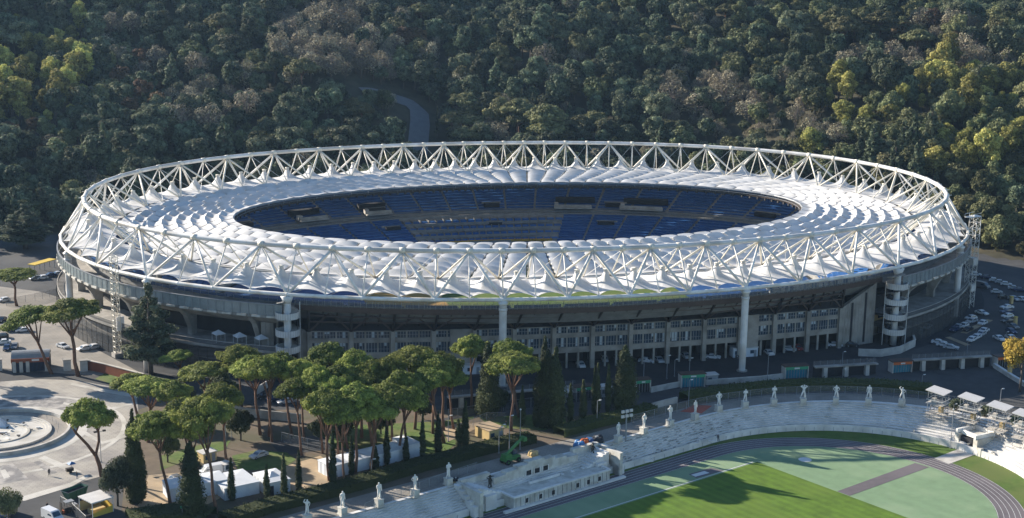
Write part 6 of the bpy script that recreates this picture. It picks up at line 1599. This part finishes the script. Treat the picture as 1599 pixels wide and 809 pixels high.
# ------------------------------------------------------------------ lamps and fences
lamps = []
LAMPS = [(158, 722, 674, 2), (1198, 598, 552, 1), (1315, 597, 577, 1), (1439, 606, 586, 1), (1562, 626, 608, 1), (1488, 653, 632, 1), (1510, 551, 531, 1), (1570, 536, 519, 1), (1315, 571, 550, 1), (353, 700, 647, 3), (362, 684, 665, 1), (285, 812, 793, 3), (580, 742, 718, 1), (783, 690, 664, 1), (932, 664, 626, 1), (1005, 592, 562, 1), (1041, 592, 556, 1), (1076, 594, 560, 1), (1053, 588, 562, 1), (795, 710, 650, 1), (779, 708, 668, 1), (1075, 635, 594, 1), (566, 668, 618, 1), (1484, 700, 640, 0), (700, 690, 650, 1), (812, 702, 640, 0)]
for px, py, ty, kd in LAMPS:
    b = G(px, py, 0 if not (px == 1484) else FIELD); h = height_at(b, ty)
    o = thing('lamp_post', '', 'lamp post', b, 0.3, 'lamp posts'); mb = MB(); mb.cyl((0, 0, 0), (0, 0, h), 0.1, 0.06, 'grey_metal', 6); mb.cyl((0, 0, 0), (0, 0, 0.3), 0.2, 0.16, 'grey_metal', 6); mb.build('pole', o)
    mb = MB()
    if kd == 2: mb.bar((-1.0, 0, h), (1.0, 0, h), 0.1, 0.1, 'grey_metal'); mb.box((-1.0, 0, h + .1), (0.7, 0.5, 0.35), 'dark_steel'); mb.box((1.0, 0, h + .1), (0.7, 0.5, 0.35), 'dark_steel')
    elif kd == 3: mb.box((0, 0, h + .15), (0.7, 0.5, 0.4), 'sign_green'); mb.box((0.0, 0, h - .1), (0.5, 0.35, 0.15), 'line_white')
    elif kd == 1: mb.bar((0, 0, h), (0.7, 0, h + .1), 0.08, 0.08, 'grey_metal'); mb.box((0.75, 0, h + .08), (0.65, 0.3, 0.16), 'line_white')
    else: mb.ball((0, 0, h + .1), 0.22, 'line_white', 8, 6)
    mb.build('lamp_head', o); lamps.append(o)
order_labels(lamps, 'thin grey lamp post, {} of the twenty-six lamp posts around the stadiums')
b = G(977, 690); h = height_at(b, 641); o = thing('floodlight_rack', 'grey post carrying a rack of six square floodlights behind the grandstand', 'floodlight', b, 0.3)
mb = MB(); mb.cyl((0, 0, 0), (0, 0, h), 0.22, 0.16, 'grey_metal', 8); mb.bar((-1.3, 0, h - .4), (1.3, 0, h - .4), 0.14, 0.14, 'grey_metal'); mb.bar((-1.3, 0, h - 1.6), (1.3, 0, h - 1.6), 0.14, 0.14, 'grey_metal'); mb.build('post', o)
for x in (-1.2, 0, 1.2):
    for z in (h - .1, h - 1.3): mb = MB(); mb.box((x, -0.2, z), (0.8, 0.35, 0.65), 'roof_tin'); mb.build('lamp', o)
def fence(pts, h, label, m='wire', step=2.5):
    pts = [np.array([p[0], p[1], p[2] if len(p) > 2 else 0.0]) for p in pts]; o = thing('wire_fence', label, 'fence', pts[0]); mb = MB(); p0 = pts[0]
    for a, b in zip(pts[:-1], pts[1:]): mb.quad(a - p0, b - p0, b - p0 + (0, 0, h), a - p0 + (0, 0, h), m)
    mb.build('mesh_panel', o); mb = MB()
    for a, b in zip(pts[:-1], pts[1:]):
        n = max(1, int(np.linalg.norm(b - a) / step))
        for k in range(n): q = a - p0 + (b - a) * k / n; mb.cyl(q, q + (0, 0, h + .05), 0.05, 0.05, 'grey_metal', 4)
        mb.cyl(a - p0 + (0, 0, h), b - p0 + (0, 0, h), 0.03, 0.03, 'grey_metal', 4)
    tag(mb.build('fence_post', o), kind='stuff')
rf, _ = ribbon(RIMW, 6.2, 0, 0)
fence(rf[36:70], 2.4, 'wire fence following the rim behind the marble statues')
fence(Gs([(570, 800), (640, 772), (700, 750), (745, 735)]), 2.0, 'wire fence along the terrace left of the green lift')
fence(Gs([(440, 690), (480, 700), (520, 708)]), 2.4, 'wire fence beside the oval lawn under the left pines')
fence(Gs([(95, 790), (112, 800), (135, 822)]), 2.2, 'dark hoarding fence beside the yellow-sided stall', 'wire_dark')
fence(Gs([(10, 478), (55, 470), (100, 459)]), 2.4, 'wire fence across the left forecourt below the shelter')
fence(Gs([(728, 672), (760, 660), (790, 660)]), 2.6, 'pale wire fence round the clearing right of the pines')
fence(Gs([(700, 655), (800, 640), (900, 628), (985, 618)]), 2.6, 'wire fence along the grove road behind the tall cypresses', 'wire_dark')
# median kerbs in the right car park
for q, lab in (([(1480, 527), (1500, 535), (1512, 540)], 'low'), ([(1504, 521), (1525, 510), (1546, 500)], 'x')):
    a, b_ = ribbon(Gs(q), 0.9, -0.9, 0); mb = MB(); mb.strip([[(*p[:2], 0.02) for p in a], [(*p[:2], 0.16) for p in a], [(*p[:2], 0.16) for p in b_], [(*p[:2], 0.02) for p in b_]], 'sand'); tag(mb.build('kerb_island'), kind='structure')
for x, y, t in ((1579, 474, 463), (1585, 509, 495), (1576, 588, 571), (1437, 521, 511)):
    b = G(x, y); h = height_at(b, t); o = thing('marker_pillar', {1579: 'yellow-brown square pillar at the top of the right car park', 1585: 'yellow-brown square pillar beside the parked cars at right', 1576: 'yellow square pillar behind the slanting low wall', 1437: 'pale green square pillar right of the stair tower'}[x], 'pillar', b, 0.2); mb = MB(); mb.box((0, 0, h / 2), (0.9, 0.9, h), 'ochre' if x != 1437 else 'parapet_glass'); mb.build('shaft', o); mb = MB(); mb.box((0, 0, h + .06), (1.1, 1.1, 0.12), 'yellow' if x != 1437 else 'concrete'); mb.build('cap', o)

# ------------------------------------------------------------------ machines and piles
b = G(797, 722); o = thing('telescopic_lift', 'green telescopic lift with a raised boom behind the marble tribune', 'machine', b, math.radians(28))
mb = MB(); mb.box((0, 0, 1.15), (4.6, 2.0, 0.8), 'machine_green'); mb.box((-1.2, 0, 1.9), (1.8, 1.8, 0.9), 'machine_green'); mb.box((1.5, 0.5, 2.0), (1.3, 0.9, 1.0), 'glass'); mb.build('chassis', o)
mb = MB(); mb.bar((-1.6, -0.3, 2.3), (2.2, -0.3, 4.6), 0.5, 0.55, 'machine_green'); mb.bar((2.0, -0.3, 4.5), (3.3, -0.3, 5.2), 0.35, 0.4, 'machine_green'); mb.build('boom', o)
mb = MB(); mb.box((3.6, -0.3, 5.0), (0.9, 1.6, 0.9), 'machine_green'); mb.build('basket', o)
for x in (-1.6, 1.6):
    for s in (-1, 1): mb = MB(); mb.cyl((x, s * 0.85, 0.6), (x, s * 1.25, 0.6), 0.6, 0.6, 'rubber', 12); mb.cyl((x, s * 0.84, 0.6), (x, s * 1.27, 0.6), 0.25, 0.25, 'machine_green', 8); mb.build('wheel', o)
b = G(108, 799); o = thing('forklift', 'small orange and grey forklift parked beside the hoarding fence', 'forklift', b, 0.5)
mb = MB(); mb.box((0, 0, 0.8), (2.6, 1.4, 0.9), 'dark_steel'); mb.box((1.2, 0, 0.95), (0.9, 1.35, 1.1), 'grey_metal'); mb.box((-1.3, 0, 0.45), (0.7, 1.3, 0.5), 'orange'); mb.build('body', o); mb = MB()
for x in (-0.7, 0.8):
    for y in (-0.6, 0.6): mb.cyl((x, y, 1.2), (x, y, 2.3), 0.05, 0.05, 'dark_steel', 5)
mb.box((0, 0, 2.35), (1.9, 1.4, 0.1), 'grey_metal'); mb.build('cab', o); mb = MB(); mb.box((-1.75, 0, 1.3), (0.12, 0.9, 2.4), 'dark_steel'); mb.box((-2.3, 0.3, 0.15), (1.1, 0.12, 0.08), 'dark_steel'); mb.box((-2.3, -0.3, 0.15), (1.1, 0.12, 0.08), 'dark_steel'); mb.build('mast', o)
for x in (-0.8, 0.9):
    for s in (-1, 1): mb = MB(); mb.cyl((x, s * 0.55, 0.36), (x, s * 0.78, 0.36), 0.36, 0.36, 'rubber', 10); mb.build('wheel', o)
b = G(118, 776); o = thing('rubbish_skip', 'green open skip standing at the edge of the fountain square', 'skip', b, 0.75)
mb = MB(); lo = [(-2.0, -0.9, 0.15), (2.0, -0.9, 0.15), (2.0, 0.9, 0.15), (-2.0, 0.9, 0.15)]; hi = [(-2.8, -1.15, 2.0), (2.6, -1.15, 2.0), (2.6, 1.15, 2.0), (-2.8, 1.15, 2.0)]; mb.strip([lo, hi], 'bin_green', True); mb.add(lo, [(3, 2, 1, 0)], 'bin_green'); mb.add([(-2.6, -1, 1.5), (2.4, -1, 1.5), (2.4, 1, 1.5), (-2.6, 1, 1.5)], [(0, 1, 2, 3)], 'dark_void')
for x in (-1.5, -0.5, 0.5, 1.5): mb.bar((x, -1.0, 0.2), (x * 1.15, -1.2, 1.95), 0.12, 0.12, 'bin_green')
mb.build('body', o); mb = MB(); mb.strip([[(p[0] * 1.02, p[1] * 1.05, 1.95) for p in hi], [(p[0] * 1.02, p[1] * 1.05, 2.08) for p in hi]], 'grey_metal', True); mb.build('rim', o)
b = G(109, 738); o = thing('street_cart', 'blue and grey street vendor cart on the fountain square', 'cart', b, 0.4); mb = MB(); mb.box((0, 0, 0.75), (1.6, 0.9, 0.7), 'dark_steel'); mb.build('body', o); mb = MB(); mb.cyl((0.5, 0, 1.1), (0.5, 0, 2.2), 0.04, 0.04, 'grey_metal', 5); mb.add([(-0.3, -0.8, 2.0), (1.3, -0.8, 2.0), (1.3, 0.8, 2.0), (-0.3, 0.8, 2.0), (0.5, 0, 2.5)], [(0, 1, 4), (1, 2, 4), (2, 3, 4), (3, 0, 4)], 'tarp_blue'); mb.build('parasol', o)
for s in (-1, 1): mb = MB(); mb.cyl((0, s * 0.5, 0.35), (0, s * 0.58, 0.35), 0.35, 0.35, 'rubber', 10); mb.build('wheel', o)
def pile(px, py, r, m, m2, name, label, cat, n=4):
    random.seed(px); o = thing(name, label, cat, G(px, py), 0.3); mb = MB()
    for k in range(n):
        a = 2 * PI * k / n; q = r * 0.45; mb.ball((q * math.cos(a), q * math.sin(a), r * 0.45), (r * rr(.5, .7), r * rr(.45, .6), r * rr(.5, .8)), m, 9, 6)
    mb.build('cover', o, True); mb = MB(); mb.box((0, 0, 0.12), (r * 1.8, r * 1.5, 0.24), 'ochre'); mb.box((0, 0, r * 0.95), (r * 0.5, r * 0.4, r * 0.25), m2); mb.build('pallet', o)
pile(904, 699, 1.5, 'tarp_blue', 'tent_white', 'covered_stack', 'stack under a bright blue cover at the tribune corner', 'pile')
pile(913, 694, 1.3, 'orange', 'rust_red', 'covered_stack', 'stack under an orange-red cover between a blue and a dark one', 'pile')
pile(921, 693, 1.4, 'cloth_blue', 'tarp_blue', 'covered_stack', 'stack under a dark blue cover right of the orange one', 'pile')
pile(932, 692, 1.7, 'cloth_dark', 'grey_metal', 'covered_stack', 'long stack under a dark grey cover next to the first statue', 'pile', 5)
pile(833, 712, 1.2, 'ochre', 'sand', 'timber_pile', 'pile of pale timber behind the tribune doors', 'pile', 5)
pile(711, 752, 0.9, 'cloth_dark', 'marble_old', 'rubble_heap', 'small dark heap beside the statue left of the tribune', 'heap', 4)
# teal tent and sheds behind the far rim
o = thing('garden_tent', 'pale teal tent at the foot of the wood behind the far rim', 'tent', tuple(np.array(ray_hill(842, 219)) * (1, 1, 1)), 0.2); mb = MB(); mb.box((0, 0, 1.1), (6, 4, 2.2), 'parapet_glass'); mb.build('wall', o); mb = MB(); mb.add([(-3.4, -2.4, 2.2), (3.4, -2.4, 2.2), (3.4, 2.4, 2.2), (-3.4, 2.4, 2.2), (-1.5, 0, 4), (1.5, 0, 4)], [(0, 1, 5, 4), (1, 2, 5), (2, 3, 4, 5), (3, 0, 4)], 'teal'); mb.build('roof', o)
p = ray_hill(922, 214); o = thing('garden_shed', 'pale flat-roofed shed at the foot of the wood behind the far rim', 'shed', tuple(p), 0.1); mb = MB(); mb.box((0, 0, 1.2), (8, 3, 2.4), 'pale_concrete'); mb.build('wall', o); mb = MB(); mb.box((0, 0, 2.5), (8.6, 3.6, 0.2), 'ochre'); mb.build('roof', o)

# ------------------------------------------------------------------ fountain
o = thing('round_fountain', 'large round sunken fountain with white steps inside a low circular wall', 'fountain', (*FC, 0))
mb = MB(); n = 72
def rg(r, z): return [(r * math.cos(2 * PI * k / n), r * math.sin(2 * PI * k / n), z) for k in range(n)]
mb.strip([rg(16.6, 0), rg(16.6, 0.95), rg(16.0, 0.95), rg(16.0, 0.04)], 'pale_concrete', True); mb.build('outer_wall', o)
mb = MB(); mb.strip([rg(12.2, 0.07), rg(12.2, 0.5), rg(11.6, 0.5), rg(11.6, 0.35), rg(10.9, 0.35), rg(10.9, 0.2), rg(10.2, 0.2), rg(10.2, 0.1), rg(7.2, 0.1), rg(7.2, 0.32), rg(6.6, 0.32), rg(6.6, 0.12)], 'plaza_white', True); mb.build('steps', o)
mb = MB(); mb.strip([rg(16.0, 0.06), rg(12.2, 0.06)], 'paving', True); mb.build('gravel_ring', o)
mb = MB(); mb.strip([rg(6.6, 0.12), rg(0.4, 0.14)], 'marble_old', True); mb.build('basin', o)
mb = MB(); mb.add([(-2.6, 4.2, 0.1), (1.4, 4.2, 0.1), (1.4, 7.6, 0.1), (-2.6, 7.6, 0.1), (-0.6, 5.9, 2.6)], [(0, 1, 4), (1, 2, 4), (2, 3, 4), (3, 0, 4)], 'tent_white'); mb.build('pyramid_cover', o)
mb = MB(); random.seed(8)
for k in range(34): a = rr(0, 6.28); r = rr(1, 9.5); mb.box((r * math.cos(a), r * math.sin(a), 0.35), (rr(.4, 1.4), rr(.2, .5), 0.25), random.choice(('dark_steel', 'concrete', 'marble')), rz=a)
tag(mb.build('loose_block', o), kind='stuff')
mb = MB()
for k in range(36):
    a = 2 * PI * k / 36; mb.cyl((13.8 * math.cos(a), 13.8 * math.sin(a), 0), (13.8 * math.cos(a), 13.8 * math.sin(a), 1.1), 0.04, 0.04, 'grey_metal', 4)
tag(mb.build('barrier_post', o), kind='stuff')
SKY, SUN, EXPO, HAZE = 0.085, 5.0, 1.18, 0.00004
# ------------------------------------------------------------------ air, light, camera
SUN_TO = np.array([-0.731, 0.682, 0]); EL = math.radians(22.5)
SUN_TO = SUN_TO / np.linalg.norm(SUN_TO) * math.cos(EL); SUN_TO[2] = math.sin(EL)
w = bpy.data.worlds.new('World'); scene.world = w; w.use_nodes = True
nt = w.node_tree; bg = nt.nodes['Background']
sky = nt.nodes.new('ShaderNodeTexSky'); sky.sky_type = 'NISHITA'; sky.sun_disc = False
sky.sun_elevation = EL; sky.sun_rotation = math.atan2(SUN_TO[0], SUN_TO[1]) % (2 * PI); sky.air_density = 1.1; sky.dust_density = 0.2; sky.ozone_density = 4.0
nt.links.new(sky.outputs[0], bg.inputs['Color']); bg.inputs['Strength'].default_value = SKY
ld = bpy.data.lights.new('sun', 'SUN'); ld.energy = SUN; ld.angle = math.radians(0.5); ld.color = (1.0, 0.905, 0.78)
so = bpy.data.objects.new('sun', ld); C.objects.link(so); so.rotation_euler = Vector((-SUN_TO[0], -SUN_TO[1], -SUN_TO[2])).to_track_quat('-Z', 'Y').to_euler(); so.location = (-300, 300, 300)
if HAZE > 0:
    m = bpy.data.materials.new('haze_air'); m.use_nodes = True; n = m.node_tree.nodes; n.remove(n['Principled BSDF'])
    pv = n.new('ShaderNodeVolumePrincipled'); pv.inputs['Color'].default_value = (0.45, 0.7, 1.0, 1); pv.inputs['Density'].default_value = HAZE; pv.inputs['Anisotropy'].default_value = 0.2
    m.node_tree.links.new(pv.outputs[0], n['Material Output'].inputs['Volume'])
    mb = MB(); mb.box((50, 900, 95), (3400, 3600, 206), 'white_steel'); o = mb.build('haze'); o.data.materials.clear(); o.data.materials.append(m); tag(o, kind='stuff')
cd = bpy.data.cameras.new('camera'); cd.sensor_width = 36; cd.lens = FOC * 36 / 1599; cd.clip_start = 1; cd.clip_end = 6000
co = bpy.data.objects.new('camera', cd); C.objects.link(co)
co.matrix_world = Matrix(((CR[0], CU[0], -CF[0], CAM[0]), (CR[1], CU[1], -CF[1], CAM[1]), (CR[2], CU[2], -CF[2], CAM[2]), (0, 0, 0, 1)))
scene.camera = co
scene.render.resolution_x = 1024; scene.render.resolution_y = 518
vs = scene.view_settings; vs.view_transform = 'Standard'; vs.look = 'None'; vs.exposure = EXPO; vs.gamma = 1.0; vs.use_curve_mapping = False
scene.render.engine = 'CYCLES'; scene.cycles.max_bounces = 6; scene.cycles.transparent_max_bounces = 12; scene.cycles.volume_bounces = 0
